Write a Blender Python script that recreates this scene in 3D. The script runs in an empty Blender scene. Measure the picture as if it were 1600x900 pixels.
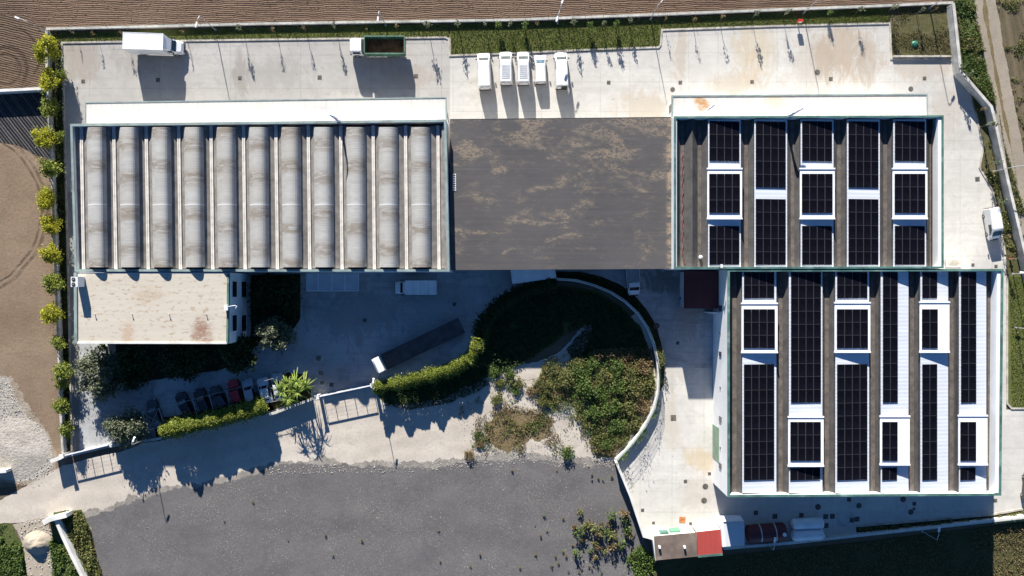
import bpy, math, random
from mathutils import Vector, Matrix, noise as mnoise
from mathutils.geometry import tessellate_polygon
R = math.radians
scene = bpy.context.scene
COL = scene.collection

# ---------------------------------------------------------------- camera, sky, sun, exposure
H = 115.0                                    # drone height in metres, straight down
cam_d = bpy.data.cameras.new('Camera'); cam = bpy.data.objects.new('Camera', cam_d); COL.objects.link(cam)
cam.location = (0, 0, H); cam.rotation_euler = (0, 0, 0)
cam_d.sensor_width = 36; cam_d.lens = 36 * H / 160.0; cam_d.clip_end = 3000; cam_d.clip_start = 1
scene.camera = cam
SUN_EL, SUN_AZ = 21.3, 11.2                   # elevation; degrees west of north (image up)
sd = Vector((-math.sin(R(SUN_AZ)) * math.cos(R(SUN_EL)), math.cos(R(SUN_AZ)) * math.cos(R(SUN_EL)), math.sin(R(SUN_EL))))
world = bpy.data.worlds.new('World'); scene.world = world; world.use_nodes = True
wt = world.node_tree; wt.nodes.clear()
sky = wt.nodes.new('ShaderNodeTexSky'); sky.sky_type = 'NISHITA'; sky.sun_disc = False
sky.sun_elevation = R(SUN_EL); sky.sun_rotation = R(360 - SUN_AZ); sky.air_density = 0.55; sky.dust_density = 0.1; sky.ozone_density = 3.2
bg = wt.nodes.new('ShaderNodeBackground'); bg.inputs[1].default_value = 0.062
wo = wt.nodes.new('ShaderNodeOutputWorld')
hs = wt.nodes.new('ShaderNodeHueSaturation'); hs.inputs['Saturation'].default_value = 1.14; hs.inputs['Value'].default_value = 1.0
wt.links.new(sky.outputs[0], hs.inputs['Color']); wt.links.new(hs.outputs[0], bg.inputs[0]); wt.links.new(bg.outputs[0], wo.inputs[0])
sl = bpy.data.lights.new('Sun', 'SUN'); sl.energy = 5.0; sl.angle = R(0.5); sl.color = (1.0, 0.945, 0.86)
so = bpy.data.objects.new('Sun', sl); COL.objects.link(so); so.location = sd * 200
so.rotation_euler = (-sd).to_track_quat('-Z', 'Y').to_euler()
scene.view_settings.view_transform = 'Standard'; scene.view_settings.look = 'None'
scene.view_settings.exposure = 1.45; scene.view_settings.gamma = 1.0; scene.view_settings.use_curve_mapping = False
scene.render.engine = 'CYCLES'
scene.cycles.max_bounces = 5; scene.cycles.diffuse_bounces = 3; scene.cycles.transparent_max_bounces = 6

# ---------------------------------------------------------------- measuring and mesh helpers
def at(px, py, z=0.0):                        # photo pixel -> point at height z
    k = 0.1 * (H - z) / H
    return Vector(((px - 800) * k, (450 - py) * k, z))
def G(*pp): return [at(*p).to_2d() for p in pp]
def xy(px, py, z=0.0): return at(px, py, z).to_2d()
ORD = ['first', 'second', 'third', 'fourth', 'fifth', 'sixth', 'seventh', 'eighth', 'ninth', 'tenth', 'eleventh', 'twelfth', 'thirteenth', 'fourteenth', 'fifteenth', 'sixteenth', 'seventeenth', 'eighteenth', 'nineteenth', 'twentieth',
       'twenty-first', 'twenty-second', 'twenty-third', 'twenty-fourth', 'twenty-fifth', 'twenty-sixth', 'twenty-seventh', 'twenty-eighth', 'twenty-ninth', 'thirtieth', 'thirty-first', 'thirty-second', 'thirty-third', 'thirty-fourth']

class MB:
    def __init__(s): s.v = []; s.f = []; s.sm = False
    def face(s, pts):
        n = len(s.v); s.v += [tuple(p) for p in pts]; s.f.append(tuple(range(n, n + len(pts))))
    def box(s, c, d, rz=0.0, taper=1.0):
        c = Vector(c); hx, hy, hz = d[0] / 2, d[1] / 2, d[2] / 2; n = len(s.v); cs, sn = math.cos(rz), math.sin(rz)
        for z, t in ((-hz, 1), (hz, taper)):
            for x, y in ((-hx, -hy), (hx, -hy), (hx, hy), (-hx, hy)):
                x *= t; y *= t
                s.v.append((c.x + x * cs - y * sn, c.y + x * sn + y * cs, c.z + z))
        s.f += [tuple(n + i for i in q) for q in ((3, 2, 1, 0), (4, 5, 6, 7), (0, 1, 5, 4), (1, 2, 6, 5), (2, 3, 7, 6), (3, 0, 4, 7))]
    def prism(s, poly, z0, z1, z1b=None):     # poly: 2d list (ccw or cw); z1 number or list
        n = len(poly); zt = z1 if isinstance(z1, (list, tuple)) else [z1] * n
        b = len(s.v)
        s.v += [(p[0], p[1], z0) for p in poly] + [(p[0], p[1], zt[i]) for i, p in enumerate(poly)]
        s.f.append(tuple(b + n - 1 - i for i in range(n))); s.f.append(tuple(b + n + i for i in range(n)))
        for i in range(n):
            j = (i + 1) % n; s.f.append((b + i, b + j, b + n + j, b + n + i))
    def tube(s, p0, p1, r0, r1=None, n=8, cap=True):
        p0, p1 = Vector(p0), Vector(p1); r1 = r0 if r1 is None else r1
        d = (p1 - p0)
        if d.length < 1e-6: return
        d.normalize(); a = d.orthogonal().normalized(); b = d.cross(a); k = len(s.v)
        for p, r in ((p0, r0), (p1, r1)):
            for i in range(n):
                t = 2 * math.pi * i / n; s.v.append(tuple(p + a * (r * math.cos(t)) + b * (r * math.sin(t))))
        for i in range(n):
            j = (i + 1) % n; s.f.append((k + i, k + j, k + n + j, k + n + i))
        if cap: s.f.append(tuple(k + n - 1 - i for i in range(n))); s.f.append(tuple(k + n + i for i in range(n)))
    def path(s, pts, r, n=6):
        for a, b in zip(pts[:-1], pts[1:]): s.tube(a, b, r, r, n)
    def loft(s, rings, cap=True):
        k = len(s.v); n = len(rings[0])
        for r in rings: s.v += [tuple(p) for p in r]
        for a in range(len(rings) - 1):
            for i in range(n):
                j = (i + 1) % n; s.f.append((k + a * n + i, k + a * n + j, k + (a + 1) * n + j, k + (a + 1) * n + i))
        if cap:
            s.f.append(tuple(k + n - 1 - i for i in range(n))); e = k + (len(rings) - 1) * n
            s.f.append(tuple(e + i for i in range(n)))
    def strip(s, pts, w, z0, z1):             # a wall or kerb along a polyline, mitred
        pts = [Vector(p).to_2d() for p in pts]; L = []; Rr = []
        for i, p in enumerate(pts):
            d0 = (p - pts[i - 1]).normalized() if i else (pts[1] - p).normalized()
            d1 = (pts[i + 1] - p).normalized() if i < len(pts) - 1 else d0
            t = (d0 + d1).normalized(); nrm = Vector((-t.y, t.x)); m = w / 2 / max(.4, nrm.dot(Vector((-d0.y, d0.x))))
            L.append(p + nrm * m); Rr.append(p - nrm * m)
        rings = [[(l.x, l.y, z0), (r.x, r.y, z0), (r.x, r.y, z1), (l.x, l.y, z1)] for l, r in zip(L, Rr)]
        s.loft(rings)
    def build(s, name, mat, parent=None, world=False, smooth=False):
        me = bpy.data.meshes.new(name)
        v = s.v
        if parent is not None and world:
            o0 = parent.location; v = [(p[0] - o0.x, p[1] - o0.y, p[2] - o0.z) for p in v]
        me.from_pydata(v, [], s.f); me.validate()
        if smooth: me.shade_smooth()
        o = bpy.data.objects.new(name, me); COL.objects.link(o)
        if mat: me.materials.append(mat)
        if parent is not None: o.parent = parent
        return o
    def recalc(s): return s

def tag(o, label=None, cat=None, group=None, kind=None):
    if label: o['label'] = label
    if cat: o['category'] = cat
    if group: o['group'] = group
    if kind: o['kind'] = kind
    return o
def thing(name, label, cat, loc=(0, 0, 0), rz=0.0, group=None):
    o = bpy.data.objects.new(name, None); COL.objects.link(o); o.empty_display_size = .3
    o.location = loc; o.rotation_euler = (0, 0, rz)
    return tag(o, label, cat, group)
def dup(root, loc, rz=0.0, label=None, group=None, sc=None, mats=None):
    r = root.copy(); COL.objects.link(r); r.location = loc; r.rotation_euler = (0, 0, rz)
    if sc: r.scale = sc if isinstance(sc, (tuple, list)) else (sc, sc, sc)
    if label: r['label'] = label
    if group: r['group'] = group
    for ch in list(root.children):
        c = ch.copy(); COL.objects.link(c); c.parent = r
        for g in list(ch.children):
            d = g.copy(); COL.objects.link(d); d.parent = c
    return r
def struct(o): o['kind'] = 'structure'; return o
def inpoly(p, poly):
    x, y = p; c = False; n = len(poly); j = n - 1
    for i in range(n):
        xi, yi = poly[i]; xj, yj = poly[j]
        if (yi > y) != (yj > y) and x < (xj - xi) * (y - yi) / (yj - yi) + xi: c = not c
        j = i
    return c
def rand_in(poly, rng):
    xs = [p[0] for p in poly]; ys = [p[1] for p in poly]
    while True:
        p = (rng.uniform(min(xs), max(xs)), rng.uniform(min(ys), max(ys)))
        if inpoly(p, poly): return p
def jag(poly, step, amp, seed=0.0, closed=True, keep=None):
    out = []; n = len(poly)
    for i in range(n if closed else n - 1):
        a = Vector(poly[i]); b = Vector(poly[(i + 1) % n]); m = max(1, int((b - a).length / step))
        d = (b - a).normalized() if (b - a).length > 0 else Vector((1, 0)); nr = Vector((-d.y, d.x))
        for k in range(m):
            p = a.lerp(b, k / m); q = Vector((p.x * .22, p.y * .22, seed))
            o = mnoise.noise(q) * amp + mnoise.noise(q * 4) * amp * .55 + mnoise.noise(q * 15) * amp * .35
            if a.length > 110 or b.length > 110: o = 0
            out.append(p + nr * o)
    return out
def sheet(name, poly, z, mat, ja=0.0, step=.35, seed=0.0):
    if ja: poly = jag(poly, step, ja, seed)
    tris = tessellate_polygon([[Vector((p[0], p[1], 0)) for p in poly]])
    mb = MB(); mb.v = [(p[0], p[1], z) for p in poly]
    for t in tris:
        a, b, c = [Vector(mb.v[i]) for i in t]
        mb.f.append(tuple(t) if (b - a).cross(c - a).z > 0 else tuple(reversed(t)))
    return struct(mb.build(name, mat))

# ---------------------------------------------------------------- materials
class NT:
    def __init__(s, name):
        s.m = bpy.data.materials.new(name); s.m.use_nodes = True; s.t = s.m.node_tree
        s.b = s.t.nodes['Principled BSDF']; s.g = None
    def new(s, k): return s.t.nodes.new(k)
    def put(s, sock, v):
        if hasattr(v, 'links') or isinstance(v, bpy.types.NodeSocket): s.t.links.new(v, sock)
        else: sock.default_value = v
    def pos(s):
        if not s.g: s.g = s.new('ShaderNodeNewGeometry')
        return s.g.outputs['Position']
    def obj(s): return s.new('ShaderNodeTexCoord').outputs['Object']
    def island(s):
        s.pos(); return s.g.outputs['Random Per Island']
    def objrand(s): return s.new('ShaderNodeObjectInfo').outputs['Random']
    def map(s, v, scale=(1, 1, 1), loc=(0, 0, 0), rz=0.0):
        n = s.new('ShaderNodeMapping'); s.put(n.inputs[0], v); n.inputs['Scale'].default_value = scale; n.inputs['Location'].default_value = loc; n.inputs['Rotation'].default_value = (0, 0, rz)
        return n.outputs[0]
    def noise(s, v, scale, detail=4, rough=.55, dist=0.0):
        n = s.new('ShaderNodeTexNoise'); s.put(n.inputs['Vector'], v); n.inputs['Scale'].default_value = scale
        n.inputs['Detail'].default_value = detail; n.inputs['Roughness'].default_value = rough; n.inputs['Distortion'].default_value = dist
        return n.outputs['Fac']
    def vor(s, v, scale, out='Distance'):
        n = s.new('ShaderNodeTexVoronoi'); s.put(n.inputs['Vector'], v); n.inputs['Scale'].default_value = scale; return n.outputs[out]
    def wave(s, v, scale, dist=1.0, det=2.0, dscale=1.0, dirn='X', rings=False):
        n = s.new('ShaderNodeTexWave'); s.put(n.inputs['Vector'], v); n.inputs['Scale'].default_value = scale
        n.inputs['Distortion'].default_value = dist; n.inputs['Detail'].default_value = det; n.inputs['Detail Scale'].default_value = dscale
        if rings: n.wave_type = 'RINGS'; n.rings_direction = 'Z'
        else: n.bands_direction = dirn
        return n.outputs['Fac']
    def rng(s, f, a, b, lo=0.0, hi=1.0):
        n = s.new('ShaderNodeMapRange'); n.interpolation_type = 'SMOOTHSTEP'; s.put(n.inputs[0], f)
        n.inputs[1].default_value = a; n.inputs[2].default_value = b; n.inputs[3].default_value = lo; n.inputs[4].default_value = hi
        return n.outputs[0]
    def math(s, op, a, b=0.0):
        n = s.new('ShaderNodeMath'); n.operation = op; s.put(n.inputs[0], a); s.put(n.inputs[1], b); return n.outputs[0]
    def mix(s, f, a, b, mode='MIX'):
        n = s.new('ShaderNodeMix'); n.data_type = 'RGBA'; n.blend_type = mode
        s.put(n.inputs[0], f); s.put(n.inputs[6], col(a)); s.put(n.inputs[7], col(b)); return n.outputs[2]
    def sep(s, v):
        n = s.new('ShaderNodeSeparateXYZ'); s.put(n.inputs[0], v); return n.outputs
    def blob(s, px, py, rx, ry, soft=.5, nz=None):     # soft elliptical mask on the ground around a photo position (radii in metres)
        c = at(px, py); v = s.map(s.pos(), (1 / rx, 1 / ry, 0), (-c.x / rx, -c.y / ry, 0))
        n = s.new('ShaderNodeVectorMath'); n.operation = 'LENGTH'; s.put(n.inputs[0], v); d = n.outputs['Value']
        if nz is not None: d = s.math('ADD', d, s.math('MULTIPLY', s.math('SUBTRACT', nz, .5), 3.0))
        return s.rng(d, 1 - soft, 1 + soft * .2, 1, 0)
    def bump(s, h, strength=.4, dist=.1):
        n = s.new('ShaderNodeBump'); n.inputs['Strength'].default_value = strength; n.inputs['Distance'].default_value = dist
        s.put(n.inputs['Height'], h); s.t.links.new(n.outputs[0], s.b.inputs['Normal'])
    def done(s, c, rough=.8, spec=.3, metal=0.0):
        s.put(s.b.inputs['Base Color'], col(c)); s.put(s.b.inputs['Roughness'], rough)
        s.b.inputs['Specular IOR Level'].default_value = spec; s.b.inputs['Metallic'].default_value = metal
        return s.m
def col(c):
    if isinstance(c, (tuple, list)) and len(c) == 3: return (c[0], c[1], c[2], 1)
    return c

def plain(name, c, rough=.5, var=.12, scale=2.0, spec=.4, metal=0.0, dirt=None, world=False):
    n = NT(name); v = n.pos() if world else n.obj()
    f = n.noise(v, scale, 5, .6)
    c2 = tuple(x * (1 - var * 2) for x in c); c3 = tuple(min(.95, x * (1 + var)) for x in c)
    cc = n.mix(n.rng(f, .3, .7), c2, c3)
    if dirt: cc = n.mix(n.rng(n.noise(v, scale * .6, 6, .65), .52, .72, 0, .7), cc, dirt)
    return n.done(cc, rough, spec, metal)

def concrete(name, c=(.5, .5, .5), joints=(5.0, 5.0), rot=0.0, stain=(.55, .50, .42), stains=(), joint_dark=.72, big=.1, dark=.25, flows=()):
    n = NT(name); p = n.pos()
    a = n.noise(p, .09, 5, .6); b = n.noise(p, .7, 6, .7); d = n.noise(p, 6, 4, .7)
    cl = tuple(x * (1 - big) for x in c); ch = tuple(min(.9, x * (1 + big)) for x in c)
    cc = n.mix(n.rng(a, .3, .7), cl, ch)
    cc = n.mix(n.rng(b, .35, .75, 0, .5), cc, tuple(x * .8 for x in c))
    cc = n.mix(n.rng(d, .45, .8, 0, .35), cc, tuple(x * .7 for x in c))
    # tyre-dark swathes along the driving direction
    sw = n.noise(n.map(p, (.05, .5, 1), rz=R(3)), 1.0, 5, .65, .6)
    cc = n.mix(n.rng(sw, .5, .75, 0, .55), cc, tuple(x * (1 - dark) for x in c))
    s2 = n.noise(n.map(p, (.12, 1.6, 1), rz=R(-2)), 1.0, 6, .72, .3); cc = n.mix(n.rng(s2, .48, .72, 0, .5), cc, tuple(x * (1 - dark * .8) for x in c))
    s3 = n.noise(p, .28, 8, .74, 1.2); cc = n.mix(n.rng(s3, .5, .66, 0, .45), cc, tuple(x * (1 - dark * 1.1) for x in c)); cc = n.mix(n.rng(s3, .36, .46, .3, 0), cc, tuple(min(.85, x * (1 + dark * .5)) for x in c))
    q = n.sep(n.map(p, rz=rot))
    for ax, per in ((0, joints[0]), (1, joints[1])):
        fr = n.math('ABSOLUTE', n.math('SUBTRACT', n.math('FRACT', n.math('DIVIDE', q[ax], per)), .5))
        jm = n.math('MULTIPLY', n.rng(fr, .5 - .10 / per, .5 - .04 / per), n.rng(b, .25, .6))
        cc = n.mix(n.math('MULTIPLY', jm, .4), cc, tuple(x * joint_dark * .8 for x in c))
        # slabs poured at different times
    sl_ = n.new('ShaderNodeTexWhiteNoise'); sl_.noise_dimensions = '2D'
    n.put(sl_.inputs['Vector'], n.new_floor(n.map(p, (1 / joints[0], 1 / joints[1], 1), (.5, .5, 0), rot)))
    cc = n.mix(n.math('MULTIPLY', sl_.outputs['Value'], .09), cc, tuple(x * .62 for x in c))
    nz = n.noise(n.map(p, (1.5, .7, 1)), .3, 7, .72, 1.6)
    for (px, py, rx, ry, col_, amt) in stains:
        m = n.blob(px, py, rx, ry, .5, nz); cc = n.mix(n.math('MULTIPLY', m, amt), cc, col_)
    fl_ = n.noise(n.map(p, (.55, .16, 1)), 1.0, 4, .6, 2.2); fl2 = n.noise(n.map(p, (.4, .4, 1)), .6, 3, .6, 1.0)
    for (px, py, rx, ry, col_, amt) in flows:
        m = n.math('MULTIPLY', n.math('MULTIPLY', n.rng(fl_, .50, .55), n.rng(fl2, .38, .5)), n.blob(px, py, rx, ry, .4)); cc = n.mix(n.math('MULTIPLY', m, amt), cc, col_)
    cc = n.mix(n.math('MULTIPLY', n.rng(n.noise(p, 1.3, 3, .6), .66, .72), .55), cc, tuple(x * .5 for x in c))
    cr_ = n.rng(n.math('ABSOLUTE', n.math('SUBTRACT', n.noise(p, .16, 5, .55, .5), .5)), .0, .0035, 1, 0); cc = n.mix(n.math('MULTIPLY', cr_, n.rng(a, .45, .6, 0, .45)), cc, tuple(x * .5 for x in c))
    n.bump(b, .15, .03)
    return n.done(cc, .85, .2)
def _floor(self, v):
    m = self.new('ShaderNodeVectorMath'); m.operation = 'FLOOR'; self.put(m.inputs[0], v); return m.outputs[0]
NT.new_floor = _floor

def soil(name, c1, c2, c3, s=.12, fine=3.0, bump=.5, bd=.15, furrow=None, spots=None, tracks=()):
    n = NT(name); p = n.pos()
    a = n.noise(p, s, 6, .62, .5); b = n.noise(p, fine, 6, .72); e = n.noise(p, s * 5, 5, .65)
    cc = n.mix(n.rng(a, .3, .7), c1, c2); cc = n.mix(n.rng(e, .42, .75, 0, .7), cc, c3)
    cc = n.mix(n.rng(b, .4, .8, 0, .6), cc, tuple(x * .6 for x in c1))
    h = b
    if furrow:
        fs, rz, dist, amt = furrow
        w = n.wave(n.map(p, rz=rz), fs, dist, 3, .6, 'Y')
        w2 = n.wave(n.map(p, rz=rz + .03), fs * .31, dist * 1.4, 3, .5, 'Y')
        cc = n.mix(n.math('MULTIPLY', w, amt), cc, tuple(x * .55 for x in c1))
        cc = n.mix(n.rng(w2, .5, 1, 0, amt * .8), cc, tuple(min(.9, x * 1.35) for x in c2))
        h = n.math('ADD', n.math('MULTIPLY', b, .5), w)
    for (px, py, r0, wd) in tracks:
        c0 = at(px, py); v = n.map(p, (1, 1, 0), (-c0.x, -c0.y, 0))
        ln = n.new('ShaderNodeVectorMath'); ln.operation = 'LENGTH'; n.put(ln.inputs[0], v)
        d = n.math('ADD', ln.outputs['Value'], n.math('MULTIPLY', n.math('SUBTRACT', a, .5), 3.0))
        m = n.math('MULTIPLY', n.rng(n.math('ABSOLUTE', n.math('SUBTRACT', d, r0)), wd * .3, wd, .8, 0), n.rng(e, .35, .55))
        cc = n.mix(m, cc, tuple(x * .5 for x in c1)); h = n.math('SUBTRACT', h, m)
    if spots:
        sc, th, sc_col, amt = spots
        m = n.math('MULTIPLY', n.rng(n.noise(p, sc, 3, .8), th, th + .06), n.rng(n.noise(p, .12, 4, .6), .42, .62))
        cc = n.mix(n.math('MULTIPLY', m, amt), cc, sc_col)
    n.bump(h, bump, bd)
    return n.done(cc, .95, .1)

def leafmat(name, cols, trans=.25):
    n = NT(name); f = n.island(); v = n.noise(n.pos(), .8, 3)
    r = n.new('ShaderNodeValToRGB'); n.put(r.inputs[0], n.math('ADD', n.math('MULTIPLY', f, .7), n.math('MULTIPLY', n.math('SUBTRACT', v, .35), .9)))
    el = r.color_ramp.elements
    while len(el) < len(cols): el.new(.5)
    for i, c in enumerate(cols): el[i].position = i / (len(cols) - 1); el[i].color = col(c)
    m = n.done(r.outputs[0], .6, .25)
    tr = n.new('ShaderNodeBsdfTranslucent'); n.put(tr.inputs[0], r.outputs[0])
    mx = n.new('ShaderNodeMixShader'); mx.inputs[0].default_value = trans
    n.t.links.new(n.b.outputs[0], mx.inputs[1]); n.t.links.new(tr.outputs[0], mx.inputs[2])
    n.t.links.new(mx.outputs[0], n.t.nodes['Material Output'].inputs[0])
    return m

def corrugated(name, c, per, axis, var=.12, dirt=None, dirt_amt=.6, rough=.55, stains=(), bstr=.5, dscale=.35, stretch=(1, 1, 1), lo=.5, hi=.7, lines=.12):
    n = NT(name); p = n.pos(); q = n.sep(p)
    w = n.math('SINE', n.math('MULTIPLY', q[axis], 2 * math.pi / per)); w = n.math('MULTIPLY', n.math('ADD', w, 1), .5)
    st = (.03, 1.2, 1) if axis == 1 else (1.2, .03, 1)
    streak = n.noise(n.map(p, st), 1.0, 6, .75)
    blot = n.noise(n.map(p, stretch), dscale, 6, .68, .3)
    cc = n.mix(n.rng(streak, .3, .7), tuple(x * (1 - var) for x in c), tuple(min(.92, x * (1 + var)) for x in c))
    cc = n.mix(n.math('MULTIPLY', n.rng(w, .6, 1), lines), cc, tuple(x * .55 for x in c))
    if dirt: cc = n.mix(n.rng(blot, lo, hi, 0, dirt_amt), cc, dirt)
    nz = n.noise(n.map(p, (.7, 1.3, 1)), .9, 8, .78, .4); fn = n.noise(n.map(p, (.8, 1.6, 1)), 1.7, 5, .7)
    for (px, py, rx, ry, cl, amt) in stains:
        cc = n.mix(n.math('MULTIPLY', n.math('MULTIPLY', n.blob(px, py, rx * 1.25, ry * 1.25, .9, nz), n.rng(fn, .30, .50)), amt), cc, cl)
    n.bump(w, bstr, .03)
    return n.done(cc, rough, .3)

M = {}
M['base'] = soil('soil_base', (.11, .085, .06), (.16, .125, .09), (.09, .08, .05))
M['plough'] = soil('ploughed_soil', (.098, .066, .048), (.165, .112, .08), (.175, .125, .092), .03, 2.2, .5, .13, (1.05, R(-1.5), 5.0, .42))
M['plough_w'] = soil('tilled_soil_loops', (.100, .070, .050), (.135, .095, .067), (.155, .112, .08), .06, 2.2, .5, .12, (.9, R(14), 5.0, .3), tracks=((8, 108, 3.3, .5), (8, 108, 2.2, .3), (10, 92, 5.0, .3)))
M['mulch'] = soil('dark_tilled_rows', (.05, .05, .055), (.085, .08, .08), (.11, .10, .095), .2, 2.5, .9, .25, (.75, R(52), 1.2, .8))
M['dirt'] = soil('bare_brown_dirt', (.18, .128, .088), (.24, .178, .126), (.155, .113, .078), .06, 2.4, .5, .1, None, (1.2, .56, (.26, .22, .18), .5), ((-60, 330, 13.5, .4), (-60, 330, 12.6, .3)))
M['sand'] = soil('pale_sandy_track', (.43, .385, .33), (.50, .455, .395), (.37, .32, .265), .10, 3.0, .3, .05, (.12, R(-13), 6.0, .10))
M['rubble'] = soil('white_rubble', (.36, .33, .285), (.45, .42, .375), (.27, .235, .195), .35, 2.6, .8, .2)
M['fringe'] = soil('dusty_gravel_fringe', (.20, .185, .165), (.33, .30, .265), (.13, .12, .115), .35, 3.0, .5, .06)
M['gravel'] = soil('dark_gravel', (.106, .102, .103), (.135, .130, .130), (.150, .143, .137), .2, 3.0, .6, .06, (.05, R(-4), 12, .05), (4.0, .56, (.30, .28, .25), .6), ())
M['scrub'] = soil('scrub_soil', (.10, .10, .05), (.20, .165, .10), (.07, .085, .032), .2, 3.0, .7, .12)
M['drygrass'] = soil('dry_grass_soil', (.15, .115, .06), (.20, .15, .085), (.11, .10, .045), .3, 3.5, .7, .1)
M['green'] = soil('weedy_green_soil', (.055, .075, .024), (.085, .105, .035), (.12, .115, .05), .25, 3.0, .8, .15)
M['lawn'] = soil('mown_lawn', (.075, .098, .024), (.115, .135, .038), (.15, .14, .058), .16, 4.0, .6, .06)
M['rough_lawn'] = soil('rough_lawn', (.075, .075, .032), (.125, .11, .06), (.06, .065, .025), .35, 4.0, .8, .08)
M['field_s'] = soil('olive_field', (.055, .055, .024), (.085, .078, .036), (.04, .048, .017), .2, 3.0, .8, .12)
M['field_e'] = soil('brown_field_east', (.105, .085, .055), (.145, .115, .075), (.075, .08, .036), .2, 3.0, .7, .12, (.35, R(80), 2, .4))
M['track'] = soil('dirt_lane', (.26, .225, .18), (.32, .28, .225), (.22, .19, .145), .12, 3.5, .4, .05)
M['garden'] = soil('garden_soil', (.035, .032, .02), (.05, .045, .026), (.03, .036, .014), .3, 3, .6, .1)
TAN = (.33, .28, .22)
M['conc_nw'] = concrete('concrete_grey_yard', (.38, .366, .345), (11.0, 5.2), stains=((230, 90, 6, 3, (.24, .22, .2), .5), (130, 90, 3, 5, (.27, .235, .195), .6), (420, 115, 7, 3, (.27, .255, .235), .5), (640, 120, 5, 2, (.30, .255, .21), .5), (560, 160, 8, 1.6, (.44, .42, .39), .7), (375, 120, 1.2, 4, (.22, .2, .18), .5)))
M['conc_n'] = concrete('concrete_light_yard', flows=((1325, 88, 7, 5, (.36, .29, .225), .85), (1170, 90, 4, 5, (.42, .35, .26), .7), (1060, 85, 2, 5.5, (.40, .34, .28), .7), (1445, 112, 5, 2.5, (.40, .35, .29), .7)), c=(.485, .472, .442), joints=(4.6, 4.6), big=.08, stains=((760, 140, 3, 3, (.36, .33, .28), .4), (1010, 168, 5, 3, (.40, .345, .27), .6), (1290, 95, 7, 7, (.36, .31, .25), .35), (1320, 75, 4, 4.5, (.33, .275, .215), .7), (1285, 85, 2.0, 5, (.31, .265, .21), .75), (1355, 85, 2, 5, (.32, .275, .22), .6), (1180, 70, 3.5, 6, (.42, .365, .27), .6), (1150, 132, 5, 1.8, (.38, .33, .26), .6), (1065, 80, .8, 6, (.35, .30, .24), .6), (1440, 105, 6, 2, (.36, .32, .27), .6), (1480, 175, 3, 5, (.40, .36, .31), .5), (1090, 110, 2, 2, (.42, .40, .37), .5)))
M['conc_e'] = concrete('concrete_cream_yard', (.52, .505, .47), (5.0, 5.0), big=.1, stains=((1100, 720, 3, 2.4, (.45, .35, .21), .6), (1050, 660, 1.5, 5, (.42, .37, .29), .5), (1090, 775, 3, 3, (.40, .36, .3), .5), (1060, 560, 3, 5, (.36, .34, .3), .5)))
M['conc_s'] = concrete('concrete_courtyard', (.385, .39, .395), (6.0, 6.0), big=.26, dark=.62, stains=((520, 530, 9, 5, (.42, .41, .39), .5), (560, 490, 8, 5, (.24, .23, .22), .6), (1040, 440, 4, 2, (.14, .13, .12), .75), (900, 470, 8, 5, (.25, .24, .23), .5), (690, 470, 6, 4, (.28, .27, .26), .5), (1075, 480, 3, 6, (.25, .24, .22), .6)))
M['conc_path'] = concrete('concrete_lane', (.26, .25, .235), (4.0, 6.0), big=.15)
M['slab'] = plain('pale_slab', (.42, .42, .41), .8, .1, .8, world=True)
M['kerb'] = plain('kerb_stone', (.42, .39, .34), .85, .18, .9, dirt=(.2, .17, .13), world=True)
M['wallwhite'] = plain('white_rendered_wall', (.62, .61, .58), .8, .08, .5, dirt=(.40, .38, .34), world=True)
M['wallgrey'] = plain('grey_cast_wall', (.47, .46, .43), .85, .14, .7, dirt=(.26, .26, .23), world=True)
M['render'] = plain('white_facade', (.74, .74, .73), .7, .05, .3, world=True)
M['greencap'] = plain('green_metal_trim', (.075, .16, .135), .45, .2, .6, dirt=(.25, .33, .30), world=True)
M['greycap'] = plain('greygreen_metal_trim', (.23, .29, .28), .45, .12, .6, dirt=(.14, .17, .165), world=True)
M['bitumen'] = plain('bitumen_roofing', (.070, .067, .066), .85, .16, .7, dirt=(.09, .082, .076), world=True)
M['bitumen_lt'] = plain('worn_bitumen_gutter', (.115, .098, .086), .85, .2, 1.2, dirt=(.09, .08, .075), world=True)
M['beam'] = plain('grey_roof_beam', (.20, .19, .178), .85, .16, .8, dirt=(.15, .14, .13), world=True)
M['gutter'] = plain('pale_gutter', (.58, .55, .505), .75, .1, 1.0, dirt=(.44, .40, .35), world=True)
M['deck'] = plain('flat_roof_deck', (.05, .05, .05), .9, .2, 1, world=True)
M['strip'] = corrugated('white_roof_sheet', (.57, .605, .66), .55, 1, .07, (.60, .59, .60), .4, .45, bstr=.2, dscale=.25, stretch=(.3, 1.2, 1))
M['raised'] = plain('white_skylight_metal', (.74, .76, .79), .4, .03, .4, world=True)
M['canopy'] = corrugated('white_canopy_sheet', (.52, .505, .475), .8, 0, .06, (.44, .42, .37), .5, .5, ((1085, 174, 1.3, 1.0, (.36, .17, .035), .95), (1193, 168, 1.7, 2.2, (.52, .42, .29), .6), (1340, 165, 5, 2, (.55, .50, .42), .4), (520, 182, 2.5, .8, (.35, .36, .37), .6)), bstr=.3)
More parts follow.
